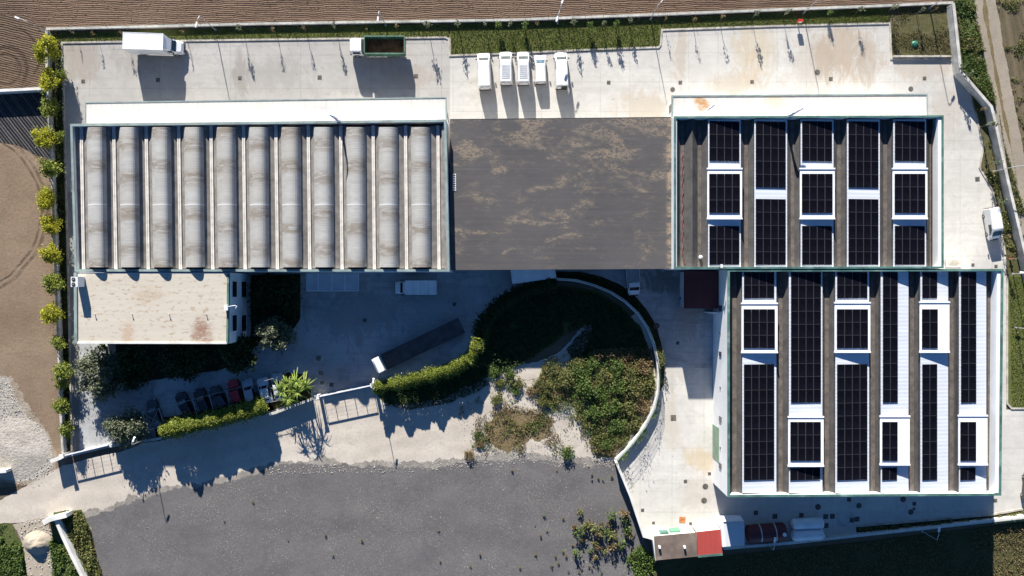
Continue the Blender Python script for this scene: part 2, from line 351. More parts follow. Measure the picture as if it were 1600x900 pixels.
def felt_roof():
    n = NT('weathered_charcoal_roof'); p = n.pos(); q = n.sep(p)
    a = n.noise(p, .12, 5, .6); st = n.noise(n.map(p, (.05, 2.0, 1)), 1.0, 6, .75); f1 = n.noise(n.map(p, (.9, 1.7, 1)), .9, 7, .68, .3); f2 = n.noise(n.map(p, (.5, 1.2, 1)), .35, 5, .65, .5); f3 = n.noise(n.map(p, (1.2, 2.4, 1)), 2.2, 5, .75)
    cc = n.mix(n.rng(a, .3, .7), (.060, .058, .061), (.078, .075, .077)); cc = n.mix(n.rng(st, .3, .7, 0, .5), cc, (.095, .09, .088))
    cc = n.mix(n.rng(st, .6, .75, 0, .3), cc, (.04, .04, .042))
    north = n.rng(q[1], 9, 22, .0, .09)                       # lichen grows thicker towards the north edge
    wide = n.math('ADD', f2, north)
    m = n.math('MULTIPLY', n.rng(wide, .46, .66), n.rng(f1, .44, .66)); cc = n.mix(n.math('MULTIPLY', m, .7), cc, (.175, .145, .112))
    m2 = n.math('MULTIPLY', n.rng(wide, .56, .68), n.rng(f3, .44, .58)); cc = n.mix(n.math('MULTIPLY', m2, .65), cc, (.27, .212, .15))
    m3 = n.math('MULTIPLY', n.rng(f1, .52, .68), n.rng(f3, .5, .6)); cc = n.mix(n.math('MULTIPLY', m3, .4), cc, (.17, .145, .115))
    east = n.math('MULTIPLY', n.rng(q[0], 22.6, 23.3), n.rng(f1, .42, .58)); cc = n.mix(n.math('MULTIPLY', east, .7), cc, (.27, .21, .15))
    lines = n.noise(n.map(p, (.015, 3.2, 1)), 1.0, 3, .8); cc = n.mix(n.rng(lines, .64, .70, 0, .35), cc, (.19, .175, .155))
    return n.done(cc, .8, .2)
M['dark_roof'] = felt_roof()
M['office_roof'] = corrugated('cream_lichen_roof', (.465, .425, .355), .55, 1, .07, (.33, .255, .185), .8, .8, ((130, 520, 1.0, 2.4, (.17, .065, .028), .9), (134, 505, 2.0, 4.5, (.32, .18, .10), .7), (124, 470, .5, 4.0, (.25, .14, .09), .6), (348, 515, 1.4, 2.2, (.22, .115, .075), .85), (268, 460, 2.2, 1.2, (.35, .26, .18), .6), (240, 520, 1.0, 2.2, (.36, .24, .15), .6)), dscale=1.7, stretch=(.6, 1.3, 1), lo=.555, hi=.62, lines=.0, bstr=.03)
def vaultmat(name, rows):
    st = []
    n = NT(name); p = n.pos(); q = n.sep(p)
    w = n.math('MULTIPLY', n.math('ADD', n.math('SINE', n.math('MULTIPLY', q[1], 2 * math.pi / .36)), 1), .5)
    streak = n.noise(n.map(p, (.08, 1.3, 1)), 1.0, 6, .75)
    cc = n.mix(n.rng(streak, .3, .7), (.315, .31, .295), (.375, .375, .362))
    cc = n.mix(n.rng(n.noise(p, .16, 4, .6), .4, .7, 0, .6), cc, (.33, .31, .275))
    nz = n.noise(n.map(p, (.35, 2.4, 1)), .8, 6, .75, .3)
    for y in rows:
        yy = at(400, y, 7.6).y
        d = n.math('ABSOLUTE', n.math('SUBTRACT', q[1], yy))
        m = n.math('MULTIPLY', n.rng(d, .3, 1.7, 1, 0), n.rng(nz, .36, .58))
        cc = n.mix(n.math('MULTIPLY', m, .8), cc, (.165, .132, .098))
    bands = n.noise(n.map(p, (.02, 1.7, 1)), 1.0, 4, .7); cc = n.mix(n.rng(bands, .45, .7, 0, .6), cc, (.27, .262, .25)); cc = n.mix(n.rng(n.noise(n.map(p, (.3, 3.4, 1)), 1.0, 4, .7), .55, .7, 0, .35), cc, (.24, .225, .205))
    ln = n.rng(n.math('ABSOLUTE', n.math('SUBTRACT', q[1], at(400, 320, 7.6).y)), .05, .12, .8, 0)
    cc = n.mix(ln, cc, (.55, .55, .55))
    n.bump(w, .16, .03)
    return n.done(cc, .75, .2)
M['vaultA'] = vaultmat('translucent_vault_dusty', (208, 260, 357, 415))
M['vaultB'] = vaultmat('translucent_vault_streaked', (226, 279, 335, 391))
M['maroon'] = corrugated('maroon_roof', (.075, .022, .026), .3, 0, .12, None, rough=.6)
M['redroof'] = corrugated('red_ribbed_roof', (.34, .055, .045), .36, 0, .1, (.30, .09, .075), .4, .6)
M['brownroof'] = plain('mottled_brown_felt', (.15, .115, .095), .9, .15, .5, dirt=(.24, .195, .155), world=True)
M['panel'] = plain('solar_glass', (.0045, .0045, .0075), .25, .2, .3, spec=.15)
M['panelframe'] = plain('solar_frame', (.04, .04, .043), .5, .1, 1)
M['white'] = plain('white_paint', (.66, .67, .68), .35, .05, .8, spec=.5)
M['offwhite'] = plain('off_white_panel', (.72, .73, .74), .45, .06, .7, dirt=(.58, .57, .55))
M['glass'] = plain('dark_window_glass', (.015, .02, .028), .08, .2, 1, spec=.8)
M['blueglass'] = plain('pale_windscreen', (.10, .15, .18), .1, .2, 2, spec=.8)
M['vanglass'] = plain('grey_windscreen', (.085, .10, .10), .12, .2, 2, spec=.6)
M['tyre'] = plain('black_rubber', (.018, .018, .018), .85, .2, 4)
M['rim'] = plain('grey_wheel_rim', (.35, .35, .36), .4, .1, 4, metal=.6)
M['black'] = plain('black_plastic', (.025, .025, .027), .6, .2, 3)
M['grey'] = plain('galvanised_metal', (.42, .43, .44), .45, .1, 2, metal=.3)
M['lamp'] = plain('clear_lamp_lens', (.75, .75, .72), .2, .03, 3)
M['redlamp'] = plain('red_lamp_lens', (.35, .02, .02), .3, .1, 3)
M['truckgreen'] = plain('worn_green_paint', (.075, .16, .11), .5, .2, 1.2, dirt=(.12, .17, .13))
M['rust'] = plain('rusty_bed_floor', (.33, .105, .045), .85, .3, .9, dirt=(.20, .07, .035))
M['truckdark'] = plain('dark_deck', (.075, .068, .068), .85, .2, .8, dirt=(.05, .042, .04))
M['carblack'] = plain('black_car_paint', (.016, .016, .02), .25, .1, 2, spec=.6)
M['cargrey'] = plain('dark_grey_car_paint', (.045, .045, .055), .3, .1, 2, spec=.6)
M['carred'] = plain('red_car_paint', (.42, .02, .03), .3, .06, 2, spec=.5)
M['carwhite'] = plain('white_car_paint', (.62, .64, .66), .3, .04, 2, spec=.5)
M['carsilver'] = plain('silver_car_paint', (.40, .43, .46), .3, .05, 2, spec=.5)
M['bark'] = plain('brown_bark', (.095, .07, .05), .9, .25, 5)
M['iron'] = plain('cast_iron', (.13, .115, .10), .75, .25, 6)
M['grate'] = plain('dark_grate', (.09, .083, .076), .8, .3, 6)
M['redmetal'] = plain('red_metal', (.45, .03, .02), .45, .1, 2)
M['greenplastic'] = plain('green_plastic', (.03, .14, .09), .5, .1, 2)
M['orange'] = plain('rusty_orange_plate', (.42, .16, .05), .8, .15, 2)
M['blueplastic'] = plain('blue_plastic', (.02, .07, .36), .4, .1, 2)
M['tankred'] = plain('maroon_tank_paint', (.095, .018, .022), .55, .15, 1.2)
M['rafia'] = plain('green_wire', (.06, .14, .09), .6, .2, 2)
M['greenplate'] = plain('green_hatch', (.10, .27, .16), .6, .1, 1)
M['stone'] = plain('pale_stones', (.33, .31, .28), .9, .2, .9, world=True)
M['stonedk'] = plain('grey_stones', (.17, .16, .155), .9, .3, .9, world=True)
L_LIME = leafmat('yellow_green_leaves', [(.11, .15, .018), (.29, .32, .03), (.52, .47, .045), (.20, .25, .028)], .45)
L_GREEN = leafmat('mid_green_leaves', [(.03, .06, .014), (.07, .115, .025), (.115, .165, .036), (.05, .08, .02)])
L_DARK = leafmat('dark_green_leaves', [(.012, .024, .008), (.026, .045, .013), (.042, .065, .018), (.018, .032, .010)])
L_OLIVE = leafmat('silvery_olive_leaves', [(.06, .08, .042), (.11, .13, .075), (.17, .185, .115), (.08, .095, .055)])
L_HEDGE = leafmat('hedge_leaves', [(.07, .10, .016), (.15, .19, .03), (.25, .28, .045), (.11, .14, .025)])
L_YUCCA = leafmat('yucca_leaves', [(.06, .11, .015), (.13, .20, .03), (.22, .28, .05), (.30, .32, .08)], .2)
L_BRUSH = leafmat('brush_leaves', [(.05, .072, .02), (.105, .125, .034), (.17, .165, .055), (.20, .155, .07)])
L_DRY = leafmat('dry_brown_leaves', [(.09, .065, .03), (.16, .11, .05), (.22, .16, .08), (.10, .09, .03)])
L_GRASS = leafmat('grass_blades', [(.06, .085, .02), (.10, .125, .03), (.15, .155, .05), (.085, .108, .026)], .2)
L_WEED = leafmat('weed_leaves', [(.065, .062, .024), (.12, .105, .045), (.19, .15, .07), (.085, .08, .03)], .2)

# ---------------------------------------------------------------- ground, fields, yard
E = 420
sheet('ground', [(-E, -E), (E, -E), (E, E), (-E, E)], -.03, M['base'])
far = lambda *pp: G(*pp)
sheet('ploughed_field', far((-3300, -3500), (4600, -3500), (1560, -300), (1490, 6), (1200, 16), (800, 33), (400, 39), (72, 47), (72, 139), (-3300, 150)), -.022, M['plough'])
sheet('tilled_corner', G((-120, 20), (40, 22), (72, 47), (74, 139), (-120, 146)), -.014, M['plough_w'], .6, .5, 2)
sheet('dark_tilled_plot', G((-400, 141), (84, 139), (86, 250), (55, 243), (30, 228), (0, 222), (-400, 240)), -.018, M['mulch'], .15, .4, 3)
sheet('bare_dirt_plot', G((-500, 226), (0, 222), (30, 228), (52, 243), (72, 262), (100, 300), (112, 705), (90, 752), (0, 762), (-500, 800)), -.010, M['dirt'], .2, .35, 4)
M['rubfringe'] = soil('dusty_rubble_edge', (.25, .205, .155), (.33, .29, .235), (.21, .165, .12), .4, 2.6, .6, .1)
sheet('rubble_fringe', G((-200, 552), (0, 580), (18, 586), (36, 622), (52, 648), (70, 668), (86, 700), (92, 736), (62, 758), (10, 756), (-200, 752)), -.006, M['rubfringe'], .9, .15, 78)
sheet('rubble_heap_ground', G((-200, 560), (0, 588), (14, 594), (28, 628), (42, 655), (62, 675), (78, 705), (84, 735), (60, 752), (10, 750), (-200, 745)), -.002, M['rubble'], .8, .15, 5)
sheet('sandy_track', G((-400, 780), (0, 782), (98, 728), (300, 675), (500, 625), (590, 600), (720, 595), (880, 560), (1010, 480), (1040, 700), (960, 728), (900, 735), (620, 735), (450, 730), (330, 765), (190, 800), (130, 812), (0, 818), (-400, 850)), .002, M['sand'], .25, .3, 6)
sheet('gravel_fringe', G((116, 802), (178, 788), (248, 762), (330, 748), (400, 731), (450, 717), (530, 718), (590, 722), (640, 722), (700, 717), (760, 709), (830, 705), (880, 712), (930, 720), (963, 722), (990, 800), (700, 790), (400, 790), (150, 830)), .004, M['fringe'], .9, .15, 77)
sheet('gravel_lot', G((128, 806), (180, 796), (250, 770), (330, 757), (400, 738), (450, 724), (530, 726), (590, 731), (640, 731), (700, 726), (760, 719), (830, 716), (880, 724), (930, 728), (964, 728), (1003, 836), (1024, 910), (1030, 1200), (160, 1200), (158, 900), (150, 850)), .006, M['gravel'], .75, .15, 7)
sheet('scrub_ground', G((840, 592), (880, 575), (915, 545), (1010, 530), (1022, 570), (1024, 610), (1010, 650), (985, 690), (962, 716), (935, 716), (920, 690), (895, 650), (870, 640), (845, 625)), .010, M['scrub'], .9, .25, 8)
sheet('dry_grass_patch', G((752, 655), (790, 638), (830, 640), (858, 655), (862, 680), (835, 694), (800, 700), (765, 692)), .014, M['drygrass'], 1.3, .25, 9)
sheet('bare_sand_path', G((715, 640), (760, 600), (790, 572), (838, 566), (868, 552), (890, 535), (912, 506), (926, 508), (912, 545), (896, 566), (884, 585), (850, 590), (815, 592), (800, 612), (780, 630), (750, 655)), .020, M['sand'], .45, .2, 31)
sheet('bare_sand_gap', G((872, 632), (890, 628), (905, 655), (922, 680), (930, 702), (918, 712), (905, 690), (890, 668)), .013, M['sand'], .4, .2, 32)
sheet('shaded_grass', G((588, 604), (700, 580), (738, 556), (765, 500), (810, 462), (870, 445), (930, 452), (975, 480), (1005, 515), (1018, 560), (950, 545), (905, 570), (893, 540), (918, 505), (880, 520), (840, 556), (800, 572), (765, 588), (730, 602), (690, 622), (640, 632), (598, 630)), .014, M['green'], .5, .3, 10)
sheet('weedy_verge', G((84, 800), (128, 796), (140, 820), (150, 860), (162, 905), (165, 1200), (95, 1200), (80, 900), (82, 840)), .010, M['green'], .4, .25, 11)
sheet('green_corner', G((-300, 815), (20, 818), (34, 845), (42, 900), (60, 1200), (-300, 1200)), .010, M['green'], .5, .25, 12)
M['dune'] = soil('dull_sand', (.33, .285, .225), (.40, .35, .285), (.27, .23, .175), .3, 3.0, .6, .08)
sheet('eroded_path', G((20, 820), (70, 808), (82, 840), (84, 900), (95, 1200), (50, 1200), (42, 900), (36, 850)), .009, M['dune'], .3, .25, 13)
sheet('south_field', G((1020, 872), (1130, 868), (1330, 848), (1600, 815), (4600, 700), (4600, 3500), (1040, 3500), (1024, 905)), -.006, M['field_s'], .0)
sheet('east_field', G((1490, -3000), (4600, -3000), (4600, 820), (1600, 815), (1606, 640), (1610, 420), (1570, 250), (1550, 168), (1502, 112)), -.014, M['field_e'], .0)
sheet('weedy_strip', G((1490, -200), (1524, -200), (1520, 0), (1530, 60), (1548, 140), (1556, 170), (1540, 160), (1502, 112)), -.004, M['green'], .35, .3, 15)
sheet('dirt_lane', G((1530, -600), (1552, -600), (1556, 0), (1562, 40), (1575, 110), (1597, 225), (1640, 400), (1700, 640), (1640, 640), (1596, 400), (1560, 220), (1540, 110), (1526, 40), (1520, 0)), -.001, M['track'], .25, .3, 16)
sheet('lane_grass_middle', G((1538, -300), (1541, 0), (1553, 80), (1574, 195), (1590, 290), (1584, 250), (1566, 180), (1549, 90), (1536, 20)), .004, M['drygrass'], .25, .25, 17)
# the yard in its pours
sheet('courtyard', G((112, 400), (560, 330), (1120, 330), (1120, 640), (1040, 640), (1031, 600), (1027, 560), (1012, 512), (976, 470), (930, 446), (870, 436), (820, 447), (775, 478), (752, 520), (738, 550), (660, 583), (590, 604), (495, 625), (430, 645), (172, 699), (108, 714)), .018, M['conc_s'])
sheet('grey_yard', G((98, 62), (703, 58), (703, 260), (130, 300), (124, 500), (120, 704), (108, 708)), .022, M['conc_nw'])
sheet('light_yard', G((703, 60), (1390, 30), (1392, 92), (1485, 92), (1513, 140), (1524, 180), (1536, 230), (1536, 260), (1300, 300), (703, 260)), .026, M['conc_n'])
sheet('cream_yard', G((1300, 235), (1531, 235), (1530, 262), (1550, 292), (1562, 330), (1572, 400), (1572, 640), (1680, 640), (1680, 797), (1600, 805), (1330, 836), (1130, 856), (1008, 838), (965, 724), (990, 692), (1020, 648), (1031, 600), (1033, 575), (1113, 575), (1113, 620), (1300, 700)), .030, M['conc_e'])
sheet('west_path', G((98, 300), (124, 300), (124, 704), (108, 710)), .027, M['conc_path'])
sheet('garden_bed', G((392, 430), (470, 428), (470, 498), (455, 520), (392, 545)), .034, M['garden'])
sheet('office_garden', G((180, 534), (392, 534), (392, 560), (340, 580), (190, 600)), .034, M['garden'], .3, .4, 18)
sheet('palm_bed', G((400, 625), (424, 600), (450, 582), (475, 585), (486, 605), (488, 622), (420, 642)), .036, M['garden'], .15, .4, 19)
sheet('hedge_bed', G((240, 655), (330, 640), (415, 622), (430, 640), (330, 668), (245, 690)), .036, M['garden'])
sheet('planting_strip', G((866, 424), (905, 424), (940, 432), (968, 444), (990, 460), (1010, 482), (1025, 508), (1034, 540), (1038, 575), (1038, 600), (1031, 612), (1031, 585), (1028, 560), (1022, 535), (1013, 511), (998, 489), (979, 471), (956, 456), (930, 445), (900, 437), (868, 435)), .034, M['garden'], .08, .3, 21)
sheet('pale_slab', G((1306, 801), (1335, 801), (1336, 823), (1308, 824)), .036, M['slab'])
sheet('planter_bed', G((1337, 823), (1545, 806), (1600, 796), (1600, 801), (1545, 812), (1420, 826), (1338, 832)), .038, M['garden'])
# lawns, raised behind their kerbs
def lawn(name, poly, mat, z=.11): return sheet(name, poly, z, mat)
lawn('north_lawn_narrow', G((88, 52), (400, 43), (700, 38), (701, 58.5), (400, 61), (90, 66)), M['lawn'])
lawn('north_lawn_wide', G((703, 38), (1030, 30), (1033, 42), (1031, 73), (960, 79), (705, 86)), M['lawn'], .112)
lawn('north_lawn_east', G((1033, 29), (1200, 21), (1391, 12), (1390, 36), (1035, 45)), M['lawn'], .11)
lawn('north_lawn_rough', G((1392, 12), (1488, 8), (1496, 110), (1486, 92), (1393, 90)), M['rough_lawn'], .113)
lawn('east_verge', G((1492, 90), (1499, 112), (1545, 170), (1563, 262), (1598, 400), (1600, 430), (1574, 430), (1571, 398), (1561, 340), (1551, 296), (1531, 262), (1537, 232), (1526, 180), (1514, 140), (1487, 93)), M['rough_lawn'], .10)
lawn('east_lawn', G((1574, 430), (1700, 430), (1700, 637), (1580, 637), (1574, 632)), M['lawn'], .11)
lawn('west_planting_strip', G((86, 52), (97, 66), (104, 350), (112, 706), (106, 706), (88, 250)), M['garden'], .09)
kb = MB()
for pts in (((96, 67), (300, 63.5), (500, 61), (696, 58.5), (701, 61), (703, 87), (800, 83.5), (930, 77.5), (1029, 74), (1032, 70), (1034, 47), (1200, 41), (1390, 36.5), (1392, 92), (1485, 92)),
            ((1486, 93), (1513, 140), (1525, 180), (1536, 230), (1530, 262), (1550, 296), (1560, 340), (1570, 398)), ((1573, 430), (1573, 630), (1580, 638), (1700, 638)),
            ((97, 68), (105, 350), (113, 704)), ((471, 428), (471, 498), (456, 522)), ((1338, 822), (1545, 804.5), (1600, 795))):
    kb.strip(G(*pts), .28, .0, .14)
struct(kb.build('kerb', M['kerb']))
jb = MB()                                    # the wide lawn's own kerb stands a little higher by the rough patch
jb.strip(G((1393.5, 89), (1484, 89)), .25, .1, .45); struct(jb.build('retaining_kerb', M['kerb']))

# ---------------------------------------------------------------- foliage helpers
rng = random.Random(11)
def leaf(mb, p, s, rg, up=.5, asp=1.0):
    n = Vector((rg.gauss(0, 1), rg.gauss(0, 1), rg.gauss(0, 1) + up)).normalized()
    a = n.orthogonal().normalized(); a.rotate(Matrix.Rotation(rg.uniform(0, 6.28), 3, n)); b = n.cross(a)
    a *= s * asp; b *= s * .6; p = Vector(p)
    k = len(mb.v); mb.v += [tuple(p - a), tuple(p + b), tuple(p + a), tuple(p - b)]; mb.f.append((k, k + 1, k + 2, k + 3))
def crown(mb, c, rad, n, s, rg, clumps=26, cr=.33, up=.6, hollow=.45):
    c = Vector(c); cl = []
    for i in range(clumps):
        d = Vector((rg.gauss(0, 1), rg.gauss(0, 1), rg.gauss(0, 1))).normalized() * rg.uniform(hollow, .95)
        cl.append((Vector((d.x * rad[0], d.y * rad[1], d.z * rad[2])), rg.uniform(.6, 1.25)))
    for i in range(n):
        d, k = rg.choice(cl)
        q = Vector((rg.gauss(0, 1), rg.gauss(0, 1), rg.gauss(0, .8))) * cr * k * .6
        leaf(mb, c + d + Vector((q.x * rad[0], q.y * rad[1], q.z * rad[2])), s * rg.uniform(.6, 1.3), rg, up)
def trunk(mb, h, r, rg, limbs=5, spread=1.0, top=.75):
    b = Vector((0, 0, 0)); p = [b, Vector((rg.uniform(-.08, .08), rg.uniform(-.08, .08), h * .45)), Vector((rg.uniform(-.15, .15), rg.uniform(-.15, .15), h * top))]
    mb.tube(p[0], p[1], r, r * .75, 7); mb.tube(p[1], p[2], r * .75, r * .35, 7)
    for i in range(limbs):
        a = 6.28 * i / limbs + rg.uniform(-.4, .4); q = p[1].lerp(p[2], rg.uniform(0, .8))
        e = q + Vector((math.cos(a) * spread, math.sin(a) * spread, rg.uniform(.2, .6) * spread + .2)); mb.tube(q, e, r * .4, r * .12, 5)
def tree_proto(name, label, cat, h, rad, n, s, lm, rg, cz=None, limbs=5, r=.14, **kw):
    t = thing(name, label, cat); a = MB(); trunk(a, h * .8, r, rg, limbs, rad[0] * .75); a.build('trunk', M['bark'], t)
    b = MB(); crown(b, (0, 0, cz if cz else h - rad[2]), rad, n, s, rg, **kw); b.build('crown', lm, t)
    return t
class Kind:                                   # a few prototypes; the first uses go to the prototypes themselves
    def __init__(s, protos): s.p = protos; s.used = [False] * len(protos); s.i = 0
    def put(s, loc, label, group=None, sc=1.0, rz=None, pick=None):
        k = (s.i if pick is None else pick) % len(s.p); s.i += 1; rz = rng.uniform(0, 6.28) if rz is None else rz
        if not s.used[k]:
            s.used[k] = True; o = s.p[k]; o.location = loc; o.rotation_euler = (0, 0, rz); o.scale = (sc, sc, sc) if not isinstance(sc, tuple) else sc; o['label'] = label
            if group: o['group'] = group
            return o
        return dup(s.p[k], loc, rz, label, group, sc)
def scatter_leaves(name, poly, n, s, hgt, mat, seed, thr=None, nsc=.25, up=1.2, z=0.0, asp=1.0):
    rg = random.Random(seed); mb = MB(); c = 0; tries = 0
    while c < n and tries < n * 20:
        tries += 1; p = rand_in(poly, rg); nv = mnoise.noise(Vector((p[0] * nsc, p[1] * nsc, seed))) + .5 * mnoise.noise(Vector((p[0] * nsc * 4, p[1] * nsc * 4, seed)))
        if thr is not None and nv < thr + rg.uniform(-.15, .15): continue
        hh = hgt * (rg.random() ** 1.5) * (1 + max(0, nv) * 1.5); leaf(mb, (p[0], p[1], z + .03 + hh), s * rg.uniform(.5, 1.3), rg, up, asp); c += 1
    o = mb.build(name, mat); o['kind'] = 'stuff'; return o
def blades(name, poly, n, h, mat, seed, z=.1, w=.05, thr=None):
    rg = random.Random(seed); mb = MB(); c = 0; t = 0
    while c < n and t < n * 15:
        t += 1; p = rand_in(poly, rg)
        if thr is not None and mnoise.noise(Vector((p[0] * .3, p[1] * .3, seed))) < thr + rg.uniform(-.2, .2): continue
        a = rg.uniform(0, 6.28); hh = h * rg.uniform(.5, 1.4); lean = hh * rg.uniform(.2, 1.1); b = rg.uniform(0, 6.28)
        dx, dy = math.cos(a) * w, math.sin(a) * w
        mb.face([(p[0] - dx, p[1] - dy, z), (p[0] + dx, p[1] + dy, z), (p[0] + math.cos(b) * lean, p[1] + math.sin(b) * lean, z + hh)]); c += 1
    o = mb.build(name, mat); o['kind'] = 'stuff'; return o

# ---------------------------------------------------------------- building helpers
def inset(poly, d):
    n = len(poly); out = []; A = sum(poly[i][0] * poly[(i + 1) % n][1] - poly[(i + 1) % n][0] * poly[i][1] for i in range(n)); sg = 1 if A > 0 else -1
    for i in range(n):
        p = Vector(poly[i]); a = (p - Vector(poly[i - 1])).normalized(); b = (Vector(poly[(i + 1) % n]) - p).normalized()
        n0 = Vector((-a.y, a.x)) * sg; n1 = Vector((-b.y, b.x)) * sg; m = (n0 + n1).normalized(); out.append(p + m * (d / max(.3, m.dot(n0))))
    return out
def shell(root, corners, z, deck_z, wmat, cmat, cw=.3, dmat=None, ch=.05, wall_ring=None):
    poly = [xy(px, py, z) for px, py in corners]; inn = inset(poly, cw * .85); n = len(poly)
    w = MB()
    for i in range(n):
        j = (i + 1) % n; a, b, c, d = poly[i], poly[j], inn[i], inn[j]
        w.face([(a.x, a.y, 0), (b.x, b.y, 0), (b.x, b.y, z), (a.x, a.y, z)]); w.face([(c.x, c.y, deck_z), (d.x, d.y, deck_z), (d.x, d.y, z), (c.x, c.y, z)])
        w.face([(a.x, a.y, z), (b.x, b.y, z), (d.x, d.y, z), (c.x, c.y, z)])
    w.build('wall', wmat, root, True)
    o2 = inset(poly, -.03); i2 = inset(poly, cw); k = MB()
    for i in range(n):
        j = (i + 1) % n
        k.face([(o2[i].x, o2[i].y, z + ch), (o2[j].x, o2[j].y, z + ch), (i2[j].x, i2[j].y, z + ch), (i2[i].x, i2[i].y, z + ch)])
        k.face([(o2[i].x, o2[i].y, z - .12), (o2[j].x, o2[j].y, z - .12), (o2[j].x, o2[j].y, z + ch), (o2[i].x, o2[i].y, z + ch)])
        k.face([(i2[i].x, i2[i].y, z - .08), (i2[j].x, i2[j].y, z - .08), (i2[j].x, i2[j].y, z + ch), (i2[i].x, i2[i].y, z + ch)])
    k.build('parapet_cap', cmat, root, True)
    d = MB(); d.face([(p.x, p.y, deck_z) for p in inn]); d.build('roof_deck', dmat or M['deck'], root, True)
    return poly
def roofmesh(root, name, mat, y0, y1, sect, steps=1, bend=None):
    """sect: list of (px_at_y0, px_at_y1, z): an open cross-section swept from photo row y0 to y1"""
    mb = MB(); rows = []
    for s in range(steps + 1):
        t = s / steps; rows.append([at(a + (b - a) * t, y0 + (y1 - y0) * t, z) for a, b, z in sect])
    for a in range(steps):
        for i in range(len(sect) - 1): mb.face([rows[a][i], rows[a + 1][i], rows[a + 1][i + 1], rows[a][i + 1]])
    return mb.build(name, mat, root, True)
def slab4(mb, pts, th):                       # a thin solid plate from four top points
    n = len(pts); k = len(mb.v); mb.v += [tuple(p) for p in pts] + [(p[0], p[1], p[2] - th) for p in pts]
    mb.f.append(tuple(k + i for i in range(n))); mb.f.append(tuple(k + 2 * n - 1 - i for i in range(n)))
    for i in range(n):
        j = (i + 1) % n; mb.f.append((k + i, k + n + i, k + n + j, k + j))

# ---------------------------------------------------------------- vaulted hall (upper left)
b1 = thing('warehouse', 'long hall with eleven grey barrel vaults and pale gutters on its roof', 'warehouse', at(400, 310))
Z1 = 7.8
shell(b1, [(110, 194), (697, 187), (702, 424), (117, 424)], Z1, 6.3, M['render'], M['greycap'], .32)
for k in range(12):                           # V-shaped roof beams with a pale gutter along each
    xt = 135 + 50.67 * k; xb = 138.7 + 50.5 * k
    lt = xt - 18.5 if k else xt - 20; lb = xb - 18.5 if k else xb - 19
    bm = roofmesh(b1, 'roof_beam', M['beam'], 197, 419.5, [(lt - 1.5, lb - 1.5, 7.3), (xt - 10.5, xb - 10.5, 6.92), (xt - 4.3, xb - 4.3, 6.92), (xt + 1.5 if k < 11 else xt + 2, xb + 1.5, 7.3)])
    g = MB(); y0, y1 = 196, 421
    for a, b in ((-10.6, -8.6), (-7.8, -5.8)):
        slab4(g, [at(xt + a, y0, 7.12), at(xb + a, y1, 7.12), at(xb + b, y1, 7.12), at(xt + b, y0, 7.12)], .25)
    slab4(g, [at(xt - 8.6, y0, 7.07), at(xb - 8.6, y1, 7.07), at(xb - 7.8, y1, 7.07), at(xt - 7.8, y0, 7.07)], .2)
    o = g.build('gutter', M['gutter'], b1, True); o.parent = bm
    if k < 11:
        sect = []
        for s in range(17):
            u = (0, .004, .03, .08, .15, .23, .32, .41, .5, .59, .68, .77, .85, .92, .97, .996, 1)[s]; zz = 7.28 + .14 * min(1, min(u, 1 - u) * 40) + 1.12 * (1 - abs(2 * u - 1) ** 2.3)
            c0 = xt + 31 * u; c1 = xb + 30.2 * u; sect.append((c0, c1, zz))
        v = roofmesh(b1, 'roof_vault', M['vaultA'] if k % 2 == 0 else M['vaultB'], 198.5, 417.5, sect, 6)
        for pl in v.data.polygons: pl.use_smooth = True
        for yy, q in ((198.5, 0), (417.5, 1)):
            e = MB(); e.face([at(c[q], yy, c[2]) for c in sect] + [at(sect[-1][q], yy, 6.7), at(sect[0][q], yy, 6.7)])
            o = e.build('vault_end', M['vaultA'], b1, True); o.parent = v
rw = MB(); slab4(rw, [at(690, 196, 7.4), at(694.5, 196, 7.4), at(699, 420, 7.4), at(695, 420, 7.4)], .3); rw.build('edge_flashing', M['beam'], b1, True)
ZC = 5.0
c = MB(); slab4(c, [at(134.5, 161, ZC), at(135, 192.5, ZC + .06), at(696, 187.5, ZC + .06), at(696, 153, ZC)], .12); c.build('canopy', M['canopy'], b1, True)
c = MB(); c.strip([xy(133.5, 192, ZC), xy(133.5, 160.5, ZC), xy(697, 152.5, ZC), xy(697.5, 187, ZC)], .16, ZC - .3, ZC + .07); c.build('canopy_edge', M['greycap'], b1, True)
for i in range(13):
    p = at(140 + 46 * i, 163 - .62 * i, ZC); pm = MB(); pm.box((p.x, p.y, ZC / 2 - .1), (.18, .18, ZC - .2)); pm.build('canopy_post', M['greycap'], b1, True)
p = at(140, 300, 7.6)
for i in range(7):                            # roller doors under the canopy
    q = at(190 + 75 * i, 195 - 1.1 * i, 0); q = xy(190 + 75 * i, 193.8 - .9 * i, Z1); d = MB(); d.box((q.x, q.y + .03, 2), (4.2, .05, 4)); d.build('roller_door', M['greycap'], b1, True)
ac = MB()
for x in (478, 505.5): pass
lc = MB(); slab4(lc, [at(478, 427, 3.9), at(478, 454, 3.5), at(560, 454, 3.5), at(560, 427, 3.9)], .06); lc.build('lean_to_roof', plain('pale_blue_sheet', (.33, .36, .40), .4, .08, .5, world=True), b1, True)
ll = MB()
for x in (497, 518.5, 539, 560): slab4(ll, [at(x - .4, 427, 3.96), at(x - .4, 454, 3.56), at(x + .4, 454, 3.56), at(x + .4, 427, 3.96)], .05)
ll.strip([xy(478, 454.5, 3.5), xy(560, 454.5, 3.5)], .1, 3.3, 3.58)
ll.build('lean_to_rib', M['offwhite'], b1, True)
for x in (479, 505, 532, 559):
    q = at(x, 453.5, 3.4); pm = MB(); pm.box((q.x, q.y, 1.65), (.1, .1, 3.3)); pm.build('lean_to_post', M['grey'], b1, True)

